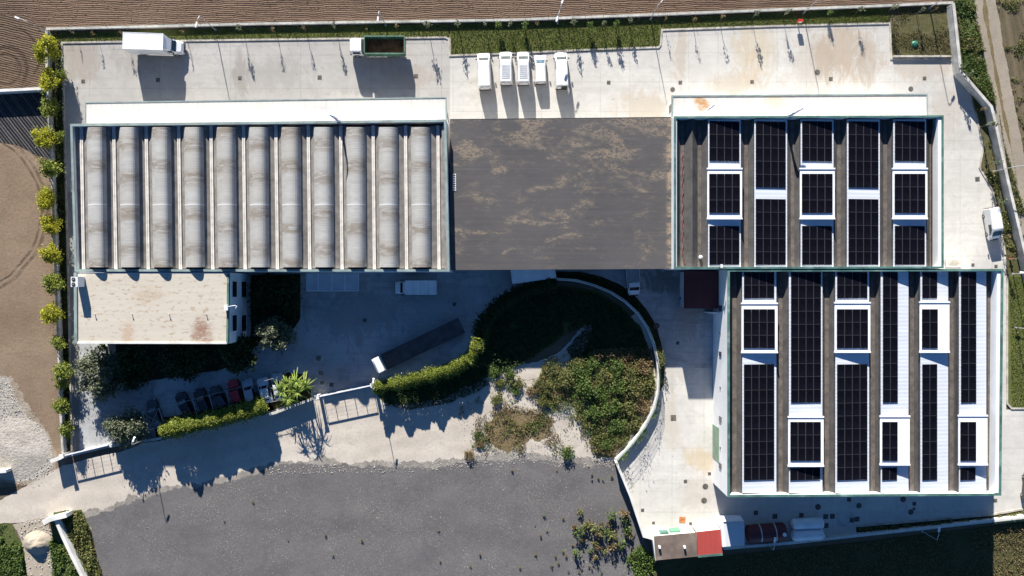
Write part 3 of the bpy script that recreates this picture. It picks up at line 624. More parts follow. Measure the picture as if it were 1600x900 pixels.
# ---------------------------------------------------------------- office block (lower left)
b2 = thing('office_building', 'pale office block with cream rust-stained flat roof and shaded window wall', 'office', at(250, 480))
Z2 = 7.7
cor2 = [(121, 426), (358, 426), (356, 537), (121, 536)]
poly2 = [xy(px, py, Z2) for px, py in cor2]
w = MB(); w.prism(list(reversed(poly2)), 0, Z2 - .02); w.build('wall', M['render'], b2, True)
inn2 = inset(poly2, .15); f = MB(); f.prism(list(reversed(inn2)), Z2 - .4, Z2 + .03); f.build('roof', M['office_roof'], b2, True)
c = MB(); 
c.strip([xy(357, 427, Z2), xy(355.5, 536, Z2)], .28, Z2 - .3, Z2 + .16); c.build('east_trim', M['greencap'], b2, True)
c = MB(); c.strip([xy(121.5, 535.3, Z2), xy(355, 535.8, Z2)], .28, Z2 - .3, Z2 + .18); c.build('south_gutter', M['wallwhite'], b2, True)
c = MB(); c.strip([xy(118.5, 426, Z2), xy(119.5, 536, Z2)], .42, Z2 - .5, Z2 + .2); c.build('west_gutter', M['greycap'], b2, True)
X2 = poly2[1].x
for (z0, z1) in ((4.9, 6.6), (1.0, 2.9)):
    for (ya, yb) in ((440, 464), (492.5, 517)):
        zm = (z0 + z1) / 2; a = at(365, ya, zm).y; b = at(365, yb, zm).y
        fm = MB(); fm.box((X2 - .0, (a + b) / 2, zm), (.14, abs(a - b) + .3, z1 - z0 + .25)); fr = fm.build('window', M['offwhite'], b2, True)
        gm = MB(); gm.box((X2 + .06, (a + b) / 2, zm), (.06, abs(a - b), z1 - z0)); g_ = gm.build('pane', M['glass'], b2, True); g_.parent = fr
for i in range(4):
    q = at(149 + 58 * i, 491, Z2); m = MB(); m.tube((q.x, q.y, Z2), (q.x, q.y, Z2 + .35), .06, .06, 6); m.tube((q.x - .06, q.y, Z2 + .35), (q.x + .12, q.y, Z2 + .35), .05, .05, 6); m.build('roof_vent', M['grey'], b2, True)
ac = thing('air_conditioner', 'white twin-fan air conditioner standing on the cream flat roof corner', 'air conditioner', at(127.5, 440.5, Z2 + .03))
m = MB(); m.box((0, 0, .95), (1.0, 1.45, 1.7)); m.build('casing', M['white'], ac)
for y in (-.36, .36):
    m = MB(); m.tube((-.1, y, 1.8), (-.1, y, 1.86), .27, .27, 14); fo = m.build('fan', M['black'], ac); m = MB(); m.tube((-.1, y, 1.86), (-.1, y, 1.9), .08, .08, 8); h_ = m.build('hub', M['grey'], ac); h_.parent = fo
m = MB()
for x in (-.4, .4): m.box((x, 0, .05), (.1, 1.4, .1))
m.build('stand', M['grey'], ac)
fl = thing('floodlight', 'white floodlight bracket on the east edge of the cream roof', 'floodlight', at(355, 480.5, Z2 + .16))
m = MB(); m.box((0, 0, .25), (.55, .8, .5)); m.build('housing', M['white'], fl)
m = MB(); m.path([(.2, .1, .3), (.8, .25, .35), (1.3, .3, .3), (1.5, .1, .25), (1.3, -.1, .2)], .06); m.build('arm', M['white'], fl)

# ---------------------------------------------------------------- dark middle roof
b3 = thing('linking_shed', 'low shed with weathered dark grey ribbed roof between the two halls', 'shed', at(875, 305))
Z3 = 6.1
cor3 = [(703, 187.5), (1050, 184), (1050, 420), (704, 422)]
poly3 = [xy(px, py, Z3) for px, py in cor3]
w = MB()
for i in range(4):
    for k in (0,): pass
w.prism(list(reversed(inset(poly3, .25))), 0, Z3 - .3); w.build('wall', M['wallgrey'], b3, True)
f = MB(); f.prism(list(reversed(poly3)), Z3 - .22, Z3); f.build('roof', M['dark_roof'], b3, True)
f = MB(); f.strip([xy(703, 187, Z3), xy(1049, 183.6, Z3)], .2, Z3 - .35, Z3 - .03); f.build('gutter', M['black'], b3, True)
ld = thing('ladder', 'small pale ladder lying at the west edge of the dark ribbed roof', 'ladder', at(710, 285, Z3))
m = MB()
for x in (-.2, .2): m.box((x, 0, .06), (.07, 2.6, .07))
m.build('rail', M['offwhite'], ld)
m = MB()
for i in range(8): m.box((0, -1.15 + .33 * i, .06), (.36, .06, .05))
m.build('rung', M['offwhite'], ld)

# ---------------------------------------------------------------- solar halls
PAN = {}
def framed_panel(w, l):
    m = MB(); m.box((0, 0, .02), (w, l, .04)); a, b = w / 2 - .045, l / 2 - .03
    m.face([(-a, -b, .043), (a, -b, .043), (a, b, .043), (-a, b, .043)]); o = m.build('solar_panel', M['panelframe']); o.data.materials.append(M['panel']); o.data.polygons[-1].material_index = 1
    return o
def panel_mesh(w, l):
    k = (round(w, 2), round(l, 2))
    if k not in PAN:
        PAN[k] = [framed_panel(w, l), False]
    return PAN[k]
def array(label, x0, x1, xb0, xb1, y0, y1, cols, zl, zr, xl, xr):
    """panels over photo columns x0..x1 and rows y0..y1 on the sheet that falls from zl at xl to zr at xr"""
    def zz(x): return zl + (zr - zl) * (x - xl) / (xr - xl)
    cpx, cpy = (x0 + x1) / 2, (y0 + y1) / 2; zc = zz(cpx); c0 = at(cpx, cpy, zc)
    A = at(x0, cpy, zz(x0)); B = at(x1, cpy, zz(x1)); T = at(cpx, y0, zc); D = at(cpx, y1, zc)
    rows = max(1, round((y1 - y0) / 20.3)); wid = (B - A).length; hgt = T.y - D.y
    t = thing('solar_array', label, 'solar panels', (c0.x, c0.y, zc + .05), 0, 'solar arrays on the white roof strips'); tilt = math.atan2(A.z - B.z, B.x - A.x)
    t.rotation_euler = (0, tilt, 0)
    pw, pl = wid / cols, hgt / rows; src, used = panel_mesh(pw - .02, pl - .02)
    for i in range(cols):
        for j in range(rows):
            if not PAN[(round(pw - .02, 2), round(pl - .02, 2))][1]:
                o = src; PAN[(round(pw - .02, 2), round(pl - .02, 2))][1] = True
            else: o = src.copy(); COL.objects.link(o)
            o.parent = t; o.location = (-wid / 2 + pw * (i + .5), hgt / 2 - pl * (j + .5), 0)
    r = MB()
    for j in range(rows):
        for q in (.25, .75): r.box((0, hgt / 2 - pl * (j + q), -.02), (wid, .05, .04))
    r.build('mounting_rail', M['grey'], t)
def solar_hall(root, hall, Z, y0, y1, strips, zl, zr):
    for k, (xl, xr, secs, raised) in enumerate(strips):
        mb = MB(); slab4(mb, [at(xl, y0, zl), at(xl, y1, zl), at(xr, y1, zr), at(xr, y0, zr)], .12); mb.build('roof_strip', M['strip'], root, True)
        # closing sides of the strip
        mb = MB()
        for (x, z) in ((xl + .8, zl), (xr - .8, zr)): mb.strip([xy(x, y0 + 1, z), xy(x, y1 - 1, z)], .12, z - 1.0, z - .13)
        mb.strip([xy(xl + 1.2, y1 - .8, zr), xy(xr - 1.2, y1 - .8, zr)], .1, zr - 1, zr - .14)
        mb.build('strip_side', M['bitumen'], root, True)
        for (ya, yb) in raised:
            mb = MB(); zt = zl + .16
            slab4(mb, [at(xl - 1.2, ya, zt), at(xl - 1.2, yb, zt), at(xr + 2, yb, zt), at(xr + 2, ya, zt)], .14)
            rs = mb.build('raised_skylight', M['raised'], root, True)
            mb = MB(); a, b, c_, d = xy(xl + 1, ya + 1.5, zl), xy(xr - .5, ya + 1.5, zl), xy(xr - .5, yb - 1.5, zl), xy(xl + 1, yb - 1.5, zl)
            for p, q in ((a, b), (c_, d)): mb.strip([p, q], .1, zr - .02, zt - .14)
            mb.strip([b, c_], .1, zr - .02, zt - .14)
            o = mb.build('skylight_side', M['raised'], root, True); o.parent = rs
            for yy in (ya, yb):
                mb = MB(); mb.strip([xy(xl - 2.2, yy, zt), xy(xr + 2.4, yy, zt)], .22, zt - .12, zt + .1)
                o = mb.build('skylight_rim', M['raised'], root, True); o.parent = rs
        for (x0, x1, ya, yb, cols, up, where) in secs:
            lab = 'black solar panels on the %s white strip from the left, %s hall, %s' % (ORD[k], hall, where)
            if up: array(lab, x0, x1, x0, x1, ya, yb, cols, zl + .2, zl + .2, xl, xr)
            else: array(lab, x0, x1, x0, x1, ya, yb, cols, zl + .02, zr + .02, xl, xr)
def trough(root, xl, xr, y0, y1, zt, zg, g0, g1, zr=None):
    bm = roofmesh(root, 'roof_beam', M['bitumen'], y0, y1, [(xl, xl, zt), (g0, g0, zg), (g1, g1, zg), (xr, xr, zr or zt)])
    m = MB(); slab4(m, [at(g0, y0 + .4, zg + .05), at(g0, y1 - .4, zg + .05), at(g1, y1 - .4, zg + .05), at(g1, y0 + .4, zg + .05)], .04)
    o = m.build('gutter', M['bitumen_lt'], root, True); o.parent = bm

Z4 = 8.0
b4 = thing('solar_warehouse', 'upper right hall with five white roof strips of solar panels', 'warehouse', at(1250, 300))
shell(b4, [(1053.5, 182), (1474, 180.5), (1474, 419), (1053.5, 420)], Z4, 6.2, M['render'], M['greencap'], .26)
wp = MB(); wp.strip([xy(1056.7, 184, 7.9), xy(1056.7, 417, 7.9)], .16, 6.3, 7.9); wp.build('parapet_lining', M['raised'], b4, True)
wp = MB(); wp.strip([xy(1468.5, 184, 7.9), xy(1468.5, 417, 7.9)], .5, 6.3, 7.9); wp.build('parapet_lining', M['raised'], b4, True)
full = lambda a, b, k: [(a, b, 189.5, 252, 4, 0, 'top section'), (a - .4, b + .8, 271.5, 333, 4, 1, 'raised middle section'), (a, b, 353, 414, 4, 0, 'bottom section')]
half = lambda a, b, k: [(a, b, 190, 293.5, 4, 0, 'upper half'), (a, b, 311, 414, 4, 0, 'lower half')]
S4 = []
for k in range(5):
    xl = 1106.5 + 72.4 * k; xr = xl + 51; a, b = xl + 1.6, xl + 48.6
    S4.append((xl, xr, full(a, b, k) if k % 2 == 0 else half(a, b, k), [(263.5, 341.5)] if k % 2 == 0 else []))
solar_hall(b4, 'upper', Z4, 186.5, 417.5, S4, 7.75, 7.2)
trough(b4, 1057, 1082, 183.5, 417.5, 7.4, 6.55, 1063, 1069)
trough(b4, 1082, 1108.5, 183.5, 417.5, 7.4, 6.55, 1090, 1096, 7.4)
for k in range(5):
    xl = 1106.5 + 72.4 * k; trough(b4, xl + 49.5, xl + 74 if k < 4 else xl + 61, 183.5, 417.5, 7.08, 6.55, xl + 56.5, xl + 62.5 if k < 4 else xl + 59, 7.5)
ZK = 4.7
c = MB(); slab4(c, [at(1051, 151, ZK), at(1051, 183, ZK + .06), at(1448, 182, ZK + .06), at(1448, 148.5, ZK)], .2); c.build('annex_roof', M['canopy'], b4, True)
c = MB(); c.strip([xy(1050.5, 182, ZK), xy(1050.5, 150, ZK), xy(1448.5, 147.5, ZK), xy(1448.5, 181, ZK)], .2, ZK - .3, ZK + .1); c.build('annex_edge', M['greycap'], b4, True)
c = MB(); pa = [xy(1052, 151.5, ZK), xy(1052, 183, ZK), xy(1447, 182, ZK), xy(1447, 149.5, ZK)]; c.prism(pa, 0, ZK - .22); c.build('annex_wall', M['render'], b4, True)
xw = pa[0].x; q = at(1042, 171, 2.2); c = MB(); c.box((xw - .02, q.y, 2.6), (.08, 1.1, 1.6)); c.build('window', M['glass'], b4, True)

Z5 = 7.9
b5 = thing('solar_warehouse', 'lower right hall with six white roof strips of solar panels', 'warehouse', at(1340, 600))
shell(b5, [(1137, 421), (1567.5, 420.5), (1564, 774), (1137, 776.5)], Z5, 6.0, M['render'], M['greencap'], .3)
wp = MB(); wp.strip([xy(1561, 423, 7.85), xy(1558, 770, 7.85)], .48, 6.2, 7.8); wp.build('parapet_lining', M['raised'], b5, True)
A_ = lambda a, b, c: [(a, b, 425, 466, c, 0, 'top section'), (a - .5, b + 1, 483, 544, c, 1, 'raised section'), (a, b, 569, 750, c, 0, 'long bottom section')]
B_ = lambda a, b, c: [(a, b, 425, 629, c, 0, 'long top section'), (a - 1, b - .2, 659, 720, c, 1, 'raised section'), (a - 1.2, b - 1.2, 730.5, 750, c, 0, 'single row')]
S5 = [(1160, 1213, A_(1162, 1209.5, 4), [(474, 550.5)]), (1233, 1285, B_(1235.5, 1282.5, 4), [(651.5, 728)]), (1305.5, 1358, A_(1307.5, 1355, 4), [(473, 550)]),
      (1376.5, 1419.5, B_(1379, 1402.5, 2), [(650.5, 726)]), (1438.5, 1481.5, A_(1440.5, 1464, 2), [(472, 550)]), (1499, 1541, B_(1501, 1525, 2), [(649.5, 726)])]
solar_hall(b5, 'lower', Z5, 422.5, 770.5, S5, 7.65, 7.05)
ed = [1138.5] + [s[1] - 1.5 for s in S5]; st_ = [s[0] + 1.5 for s in S5] + [1556]
for k, (a, b) in enumerate(zip(ed, st_)):
    g0 = (1144.5, 1216.5, 1288.5, 1360.5, 1421.5, 1483.5, 1543.5)[k]; trough(b5, a, b, 422.5, 771.5, 6.95, 6.35, g0, g0 + 6.5, 7.4)
xw = xy(1137, 500, Z5).x
for (py, zc, h_, w_) in ((482, 4.3, 1.4, .9), (520, 4.2, .3, .3), (553, 4.2, 1.1, .7), (606, 4.2, .3, .3), (655, 4.2, 1.2, .8), (700, 4.2, .3, .3), (728, 4.2, 1.2, .8)):
    q = at(1127, py, zc); c = MB(); c.box((xw - .03, q.y, zc), (.14, w_, h_)); c.build('vent', M['cargrey'], b5, True)
c = MB(); ya, yb = at(1115, 664, 1).y, at(1115, 716, 1).y; c.box((xw - .02, (ya + yb) / 2, 1.75), (.1, abs(ya - yb), 3.5)); c.build('roller_door', plain('green_roller_door', (.20, .29, .21), .6, .1, 1, world=True), b5, True)
c = MB(); ya = at(1115, 488, 1.2).y; c.box((xw - .7, ya, 2.0), (1.4, .18, 4.0)); c.build('wall_fin', M['render'], b5, True)

# small huts and tanks
def hut(name, label, cat, cor, z, rmat, wmat, trim=None, slope=0.0, over=.12):
    p = [xy(px, py, z) for px, py in cor]; t = thing(name, label, cat, (sum(q.x for q in p) / 4, sum(q.y for q in p) / 4, 0))
    w = MB(); w.prism(list(reversed(inset(p, over))), 0, z - .12); w.build('wall', wmat, t, True)
    r = MB(); r.prism(list(reversed(p)), z - .1, [z + s for s in (0, 0, slope, slope)][::-1] if slope else z); r.build('roof', rmat, t, True)
    if trim:
        c = MB(); c.strip([xy(*cor[3], z), xy(*cor[2], z)], .35, z - .35, z + .03); c.build('fascia', trim, t, True)
    return t, p
t, p = hut('hut', 'maroon-roofed hut against the west wall of the lower solar hall', 'hut', [(1068.5, 423.5), (1122.5, 423.5), (1122.5, 482), (1068.5, 482)], 3.4, M['maroon'], M['wallgrey'])
t, p = hut('hut', 'low hut with mottled brown felt roof at the south yard corner', 'hut', [(1022, 838), (1088, 832), (1090, 869.5), (1025, 875.5)], 3.0, M['brownroof'], M['wallwhite'])
for px, py in ((1030, 854), (1069, 854)):
    q = at(px, py, 3.0); m = MB(); m.box((q.x, q.y, 3.25), (.3, .3, .5)); m.build('chimney', M['offwhite'], t, True)
for (px, z, w_, mm) in ((1040, 1.6, 1.3, M['greencap']), (1058, 1.2, 1.6, M['greenplate'])):
    q0 = p[0].lerp(p[1], (px - 1022) / 66); ang = math.atan2((p[1] - p[0]).y, (p[1] - p[0]).x); m = MB(); m.box((q0.x, q0.y + .0, z), (w_, .34, 1.4), ang); m.build('shutter', mm, t, True)
t, p = hut('hut', 'small hut with bright red ribbed roof and green edge trim', 'hut', [(1088.5, 831.5), (1127.5, 827), (1129, 866), (1090.5, 869.5)], 3.05, M['redroof'], M['wallwhite'], M['greencap'])
t, p = hut('white_cabin', 'white metal cabin with grey-blue ribbed roof next to the red-roofed hut', 'cabin', [(1128, 815.5), (1163, 814.5), (1163.5, 852), (1130, 854.5)], 3.6, corrugated('pale_cabin_sheet', (.52, .54, .56), .45, 0, .06, None), M['render'])
c = MB(); slab4(c, [at(1121, 806.5, 3.0), at(1128, 815, 3.75), at(1162.5, 814, 3.75), at(1157, 805.5, 3.0)], .1); c.build('sloped_awning', corrugated('pale_awning_sheet', (.60, .61, .62), .45, 0, .05, None), t, True)
c = MB(); c.strip([xy(1128, 816, 3.6), xy(1131, 854, 3.6)], .5, 3.3, 3.75); c.build('edge_trim', M['white'], t, True)
def htank(name, label, c0, c1, r, z, mat, bands=None, legs=True, caps=None):
    a = at(*c0, z); b = at(*c1, z); mid = (a + b) / 2; t = thing(name, label, 'tank', (mid.x, mid.y, 0)); d = (b - a); L = d.length; t.rotation_euler = (0, 0, math.atan2(d.y, d.x))
    m = MB(); n = 20; rings = []
    for x, k in ((-L / 2, .55), (-L / 2 + .12, .85), (-L / 2 + .35, 1), (L / 2 - .35, 1), (L / 2 - .12, .85), (L / 2, .55)):
        rings.append([(x, r * k * math.cos(6.2832 * i / n), z + r * k * math.sin(6.2832 * i / n)) for i in range(n)])
    m.loft(rings); m.build('shell', mat, t, smooth=False)
    for x in (-.3 * L, .3 * L):
        m = MB(); m.box((x, 0, (z - r * .6) / 2), (.3, r * 1.5, z - r * .6)); m.build('saddle', M['wallgrey'], t)
    for f_ in (bands or []):
        m = MB(); m.tube((f_ * L - .09, 0, z), (f_ * L + .09, 0, z), r + .03, r + .03, 20); m.build('band', M['grey'], t)
    if caps is not None:
        m = MB(); m.tube((caps * L, 0, z + r - .05), (caps * L, 0, z + r + .25), .28, .28, 12); m.build('hatch', M['offwhite'], t)
    return t
htank('fuel_tank', 'maroon cylindrical tank with two white straps beside the white cabin', (1166, 834.5), (1228, 830), 1.35, 1.6, M['tankred'], (-.17, .2), caps=.38)
htank('water_tank', 'upper of two white horizontal water tanks by the south wall', (1237, 819), (1286, 817), .85, 1.1, M['offwhite'])
htank('water_tank', 'lower of two white horizontal water tanks, nearest the south wall', (1237, 837), (1286, 834), .85, 1.1, M['offwhite'], caps=.42)

# ---------------------------------------------------------------- walls, fences, gates
def wall(label, pts, w, h, mat, name='boundary_wall', z0=0.0, cap=None):
    c0 = at(*pts[0]); t = thing(name, label, 'wall', (c0.x, c0.y, 0)); m = MB(); m.strip([xy(px, py, h) for px, py in pts], w, z0, h); m.build('wall_body', mat, t, True)
    m = MB(); m.strip([xy(px, py, h) for px, py in pts], w + .08, h + .003, h + .07); m.build('coping', cap or mat, t, True)
    return t
def mesh_fence(label, pts, zb, h, step=.3, post=3.0, wr=.006):
    P = [xy(px, py, zb) for px, py in pts]; c0 = P[0]; t = thing('mesh_fence', label, 'fence', (c0.x, c0.y, zb)); m = MB(); proto = None; acc = 0
    for a, b in zip(P[:-1], P[1:]):
        L = (b - a).length; n = max(1, int(L / step)); d = (b - a) / n
        for i in range(n):
            q = a + d * i; m.box((q.x, q.y, zb + h / 2), (wr * 2, wr * 2, h))
        k = int(h / .3)
        for j in range(k + 1):
            z = zb + h * j / k; m.tube((a.x, a.y, z), (b.x, b.y, z), wr * .8, wr * .8, 3, False)
        np = max(1, round(L / post))
        for i in range(np):
            q = a.lerp(b, i / np)
            if proto is None: pm = MB(); pm.tube((0, 0, 0), (0, 0, h + .05), .022, .022, 6); proto = pm.build('post', M['rafia'], t); o = proto
            else: o = proto.copy(); COL.objects.link(o); o.parent = t
            o.location = (q.x - c0.x, q.y - c0.y, 0)
    m.build('wire_mesh', M['rafia'], t, True); return t
NW = [(72, 45), (200, 42), (400, 37), (600, 34), (800, 31), (1000, 23.5), (1200, 15.5), (1350, 10), (1489, 4)]
wall('long pale boundary wall between the ploughed field and north lawn', NW, .27, .55, M['wallgrey'])
mesh_fence('green wire mesh fence on top of the long north boundary wall', NW, .62, .7)
wall('dull boundary wall along the west side behind the yellow-green trees', [(72.5, 48), (74, 140), (84, 330), (96, 670), (98.5, 708)], .3, 1.0, M['wallgrey'])
mesh_fence('green wire mesh fence along the west boundary wall', [(72.5, 48), (74, 140), (84, 330), (96, 670), (98.5, 708)], 1.07, 1.1)
wall('white wall between the ploughed field and dark tilled plot at left', [(-200, 149), (0, 141.5), (70, 138)], .35, 1.35, M['wallwhite'])
wall('tall grey boundary wall bending along the dirt lane at right', [(1489.5, 5), (1501, 112), (1512, 124), (1549, 167), (1557, 200), (1570, 262), (1599, 385), (1640, 560)], .35, 1.7, M['wallgrey'])
wall('white south boundary wall behind the tanks and below the lower hall', [(1131, 857), (1230, 849), (1330, 838), (1460, 824), (1700, 797)], .34, .9, M['wallwhite'])
mesh_fence('green wire mesh fence on top of the white south wall', [(1131, 858), (1230, 850), (1330, 839), (1460, 825), (1700, 798)], .97, 1.0)
ARC = [(868, 436), (900, 438), (930, 446.5), (955, 457), (978, 472), (997, 490), (1012, 512), (1021, 535), (1027, 560), (1029.5, 585), (1028.5, 610), (1022, 638), (1008, 665), (988, 692), (963, 719)]
wall('curved pale wall around the overgrown scrub circle', ARC, .3, 1.0, M['wallwhite'], cap=M['wallwhite'])
mesh_fence('green wire mesh fence following the curved wall', ARC, 1.07, 1.3, .25, 3.0, .013)
wall('straight white wall between dark gravel lot and cream yard', [(963, 722), (985, 775), (1006, 838), (1021, 842), (1026, 876)], .28, 1.8, M['wallwhite'])
wall('low street wall below the clipped hedge, between the two gates', [(172, 697), (245, 686), (330, 668), (430, 645), (486, 624)], .3, 1.1, M['wallgrey'])
wall('short white diagonal wall running down from the lower left corner pillar', [(87, 812), (98, 838), (112, 868), (134, 912)], .42, 1.3, M['wallwhite'])
wall('white flared head of the diagonal wall beside the sandy track', [(67, 816), (80, 811), (104, 805)], .6, 1.6, M['wallwhite'])
wall('short white wall stub at the far left edge beside the rubble', [(-60, 742), (10, 736)], .4, 1.4, M['wallwhite'])
def gate(label, a, b, h=1.9, n=5):
    A = at(*a, h); B = at(*b, h); A.z = B.z = 0; d = B - A; L = d.length; t = thing('sliding_gate', label, 'gate', (A.x, A.y, 0), math.atan2(d.y, d.x))
    m = MB(); m.box((L / 2, 0, .32), (L, .07, .55)); m.build('solid_panel', M['offwhite'], t)
    m = MB(); m.box((L / 2, 0, h - .06), (L, .16, .12)); m.build('top_rail', M['offwhite'], t)
    bar = MB(); bar.box((0, 0, h / 2), (.1, .1, h - .13)); o = bar.build('bar', M['offwhite'], t); o.location = (.05, 0, 0)
    for i in range(1, n + 1):
        c = o.copy(); COL.objects.link(c); c.parent = t; c.location = (.05 + (L - .1) * i / n, 0, 0)
    w = MB()
    for i in range(4): w.tube((0, 0, .75 + .25 * i), (L, 0, .75 + .25 * i), .004, .004, 4)
    w.build('wire', M['grey'], t)
    for i, x in enumerate((-.35, L + .35)):
        m = MB(); m.box((x, 0, h / 2 + .1), (.5, .5, h + .2)); pl = m.build('gate_pillar', M['wallwhite'], t); m = MB(); m.box((x, 0, h + .26), (.66, .66, .12)); k = m.build('pillar_cap', M['wallwhite'], t); k.parent = pl
gate('pale sliding gate at the lower left yard entrance by the rubble', (101, 711.5), (172, 694.5))
gate('pale sliding gate of the courtyard between the yucca and long hedge', (499, 619.5), (579, 602.5))
wall('stub wall left of the lower left gate', [(79, 721), (97, 714)], .5, 1.7, M['wallwhite'])

# ---------------------------------------------------------------- lamps and poles
def lamp(label, px, py, h, dx, dy, two=False):
    b = at(px, py); t = thing('street_lamp', label, 'street lamp', (b.x, b.y, .0))
    m = MB(); m.tube((0, 0, 0), (0, 0, h), .07, .045, 8); m.build('pole', M['grey'], t)
    m = MB(); m.box((0, 0, .06), (.34, .34, .12)); m.build('base_plate', M['grey'], t)
    for s in ((1, -1) if two else (1,)):
        e = Vector((dx * s, dy * s, h + .15)); m = MB(); m.path([(0, 0, h), tuple(e * .5 + Vector((0, 0, h * .5 + .12))), tuple(e)], .05); m.build('arm', M['grey'], t)
        k = MB(); a = math.atan2(dy * s, dx * s); k.box((e.x + math.cos(a) * .35, e.y + math.sin(a) * .35, e.z), (.85, .3, .14), a, .8); k.build('lamp_head', M['lamp'], t)
lamp('street lamp at the outer north-west corner of the walled yard', 76, 52, 5.2, -1.0, .35)
lamp('north wall street lamp above the grey yard right of the box truck', 337, 47, 6.0, -.3, -1.0)
lamp('north wall street lamp above the green tipper truck', 603, 40, 6.0, -.1, -.9)
lamp('double north wall street lamp right of the white vans', 871, 37, 5.5, .3, 1.0, True)
lamp('north wall street lamp near the end of the wide lawn', 1016, 31, 5.8, .9, .9)
lamp('north wall street lamp above the red hose cabinet', 1255, 21, 5.8, 1.2, .8)
lamp('north wall street lamp over the rough grass corner', 1452, 13, 6.0, .5, .9)
lamp('east wall street lamp reaching over the dirt lane', 1553, 268, 4.2, 2.0, .3)
lamp('east wall street lamp beside the east lawn, upper', 1582, 428, 4.0, -.9, .1)
lamp('east wall street lamp beside the east lawn, lower', 1586, 512, 4.0, 1.2, -.1)
lamp('south wall street lamp next to the maroon tank', 1196, 847, 3.5, .15, 1.2)
lamp('south wall street lamp below the lower hall', 1441, 830, 4.0, .2, 1.3)
lamp('street lamp by the right pillar of the courtyard gate', 592, 601, 5.2, .1, .9)
lamp('street lamp beside the olive tree at the lower left gate', 233, 684, 5.2, .2, .5)
def roof_mast(label, px, py, z, dx, dy):
    b = at(px, py, z); t = thing('roof_mast', label, 'floodlight mast', (b.x, b.y, z))
    m = MB(); m.path([(0, 0, 0), (0, 0, 2.2), (dx * .4, dy * .4, 2.8), (dx, dy, 2.9)], .2); m.build('mast', M['offwhite'], t)
    m = MB(); m.box((dx, dy, 2.82), (.55, .35, .2)); m.build('lamp_head', M['offwhite'], t); m = MB(); m.box((0, 0, .1), (.5, .4, .2)); m.build('foot', M['grey'], t)
roof_mast('pale floodlight mast on the north edge of the vaulted roof', 529, 189.5, 7.9, -.5, .3)
roof_mast('white floodlight mast on the north edge of the upper solar hall', 1233, 181.5, 8.05, .8, .5)
roof_mast('thin dark-topped mast beside the rust stain on the annex roof', 1096, 180, 4.95, 1.1, .9)
v = thing('roof_camera', 'small pale camera post at the south edge of the upper solar hall', 'camera', at(1124.5, 417, 8.05))
m = MB(); m.tube((0, 0, 0), (0, 0, .9), .07, .07, 6); m.build('post', M['grey'], v); m = MB(); m.box((0, .1, .95), (.3, .5, .22)); m.build('camera_body', M['offwhite'], v)
for (px, py, z, lab) in ((1093.5, 402, 6.62, 'short pale vent pipe in the left gutter of the upper solar hall'),):
    q = at(px, py, z); t = thing('vent_pipe', lab, 'vent', q); m = MB(); m.tube((0, 0, 0), (0, 0, .5), .2, .2, 10); m.build('pipe', M['offwhite'], t); m = MB(); m.tube((0, 0, .5), (0, 0, .6), .3, .1, 10); m.build('cowl', M['offwhite'], t)
rp = MB(); rp.path([at(1067, y, 6.72) + Vector((.12 * math.sin(y * .3), 0, 0)) for y in range(240, 412, 6)] + [at(1072, 414, 6.72), at(1079, 416, 6.72)], .04, 5)
tag(rp.build('red_hose', plain('faded_red_hose', (.22, .05, .05), .7, .2, 1)), 'faded red hose lying in the leftmost gutter of the upper solar hall', 'hose')

# ---------------------------------------------------------------- vehicles (x forward)
def ring(x, wl, wt, z0, zb, zt, r=.12):
    return [(x, -wl, z0), (x, -wl * 1.02, zb * .6 + z0 * .4), (x, -wl, zb), (x, -wt, zt - r), (x, -wt + r, zt), (x, wt - r, zt), (x, wt, zt - r), (x, wl, zb), (x, wl * 1.02, zb * .6 + z0 * .4), (x, wl, z0)]
def wheels(t, xs, y, r=.34, w=.24, axle=True):
    for x in xs:
        for s in (-1, 1):
            m = MB(); m.tube((x, s * y - w / 2, r), (x, s * y + w / 2, r), r, r, 16); wh = m.build('wheel', M['tyre'], t)
            m = MB(); yy = s * (y + w / 2); m.tube((x, yy - s * .02, r), (x, yy + s * .015, r), r * .6, r * .55, 12); k = m.build('rim', M['rim'], t); k.parent = wh
def patch(t, name, mat, pts, off=.012, parent=None):
    P = [Vector(p) for p in pts]; n = (P[1] - P[0]).cross(P[2] - P[0]).normalized(); m = MB(); A = [p + n * off for p in P]; B = [p - n * .01 for p in P]
    m.loft([B, A]); o = m.build(name, mat, t); return o
def lights(t, xf, xr, y, zf, zr, w=.3):
    for s in (-1, 1):
        m = MB(); m.box((xf, s * (y - w / 2), zf), (.1, w, .2)); m.build('headlight', M['lamp'], t)
        m = MB(); m.box((xr, s * (y - .08), zr), (.06, .14, .5)); m.build('tail_light', M['redlamp'], t)
def mirrors(t, x, y, z):
    for s in (-1, 1):
        m = MB(); m.box((x, s * (y + .14), z), (.12, .22, .28)); m.build('mirror', M['black'], t)
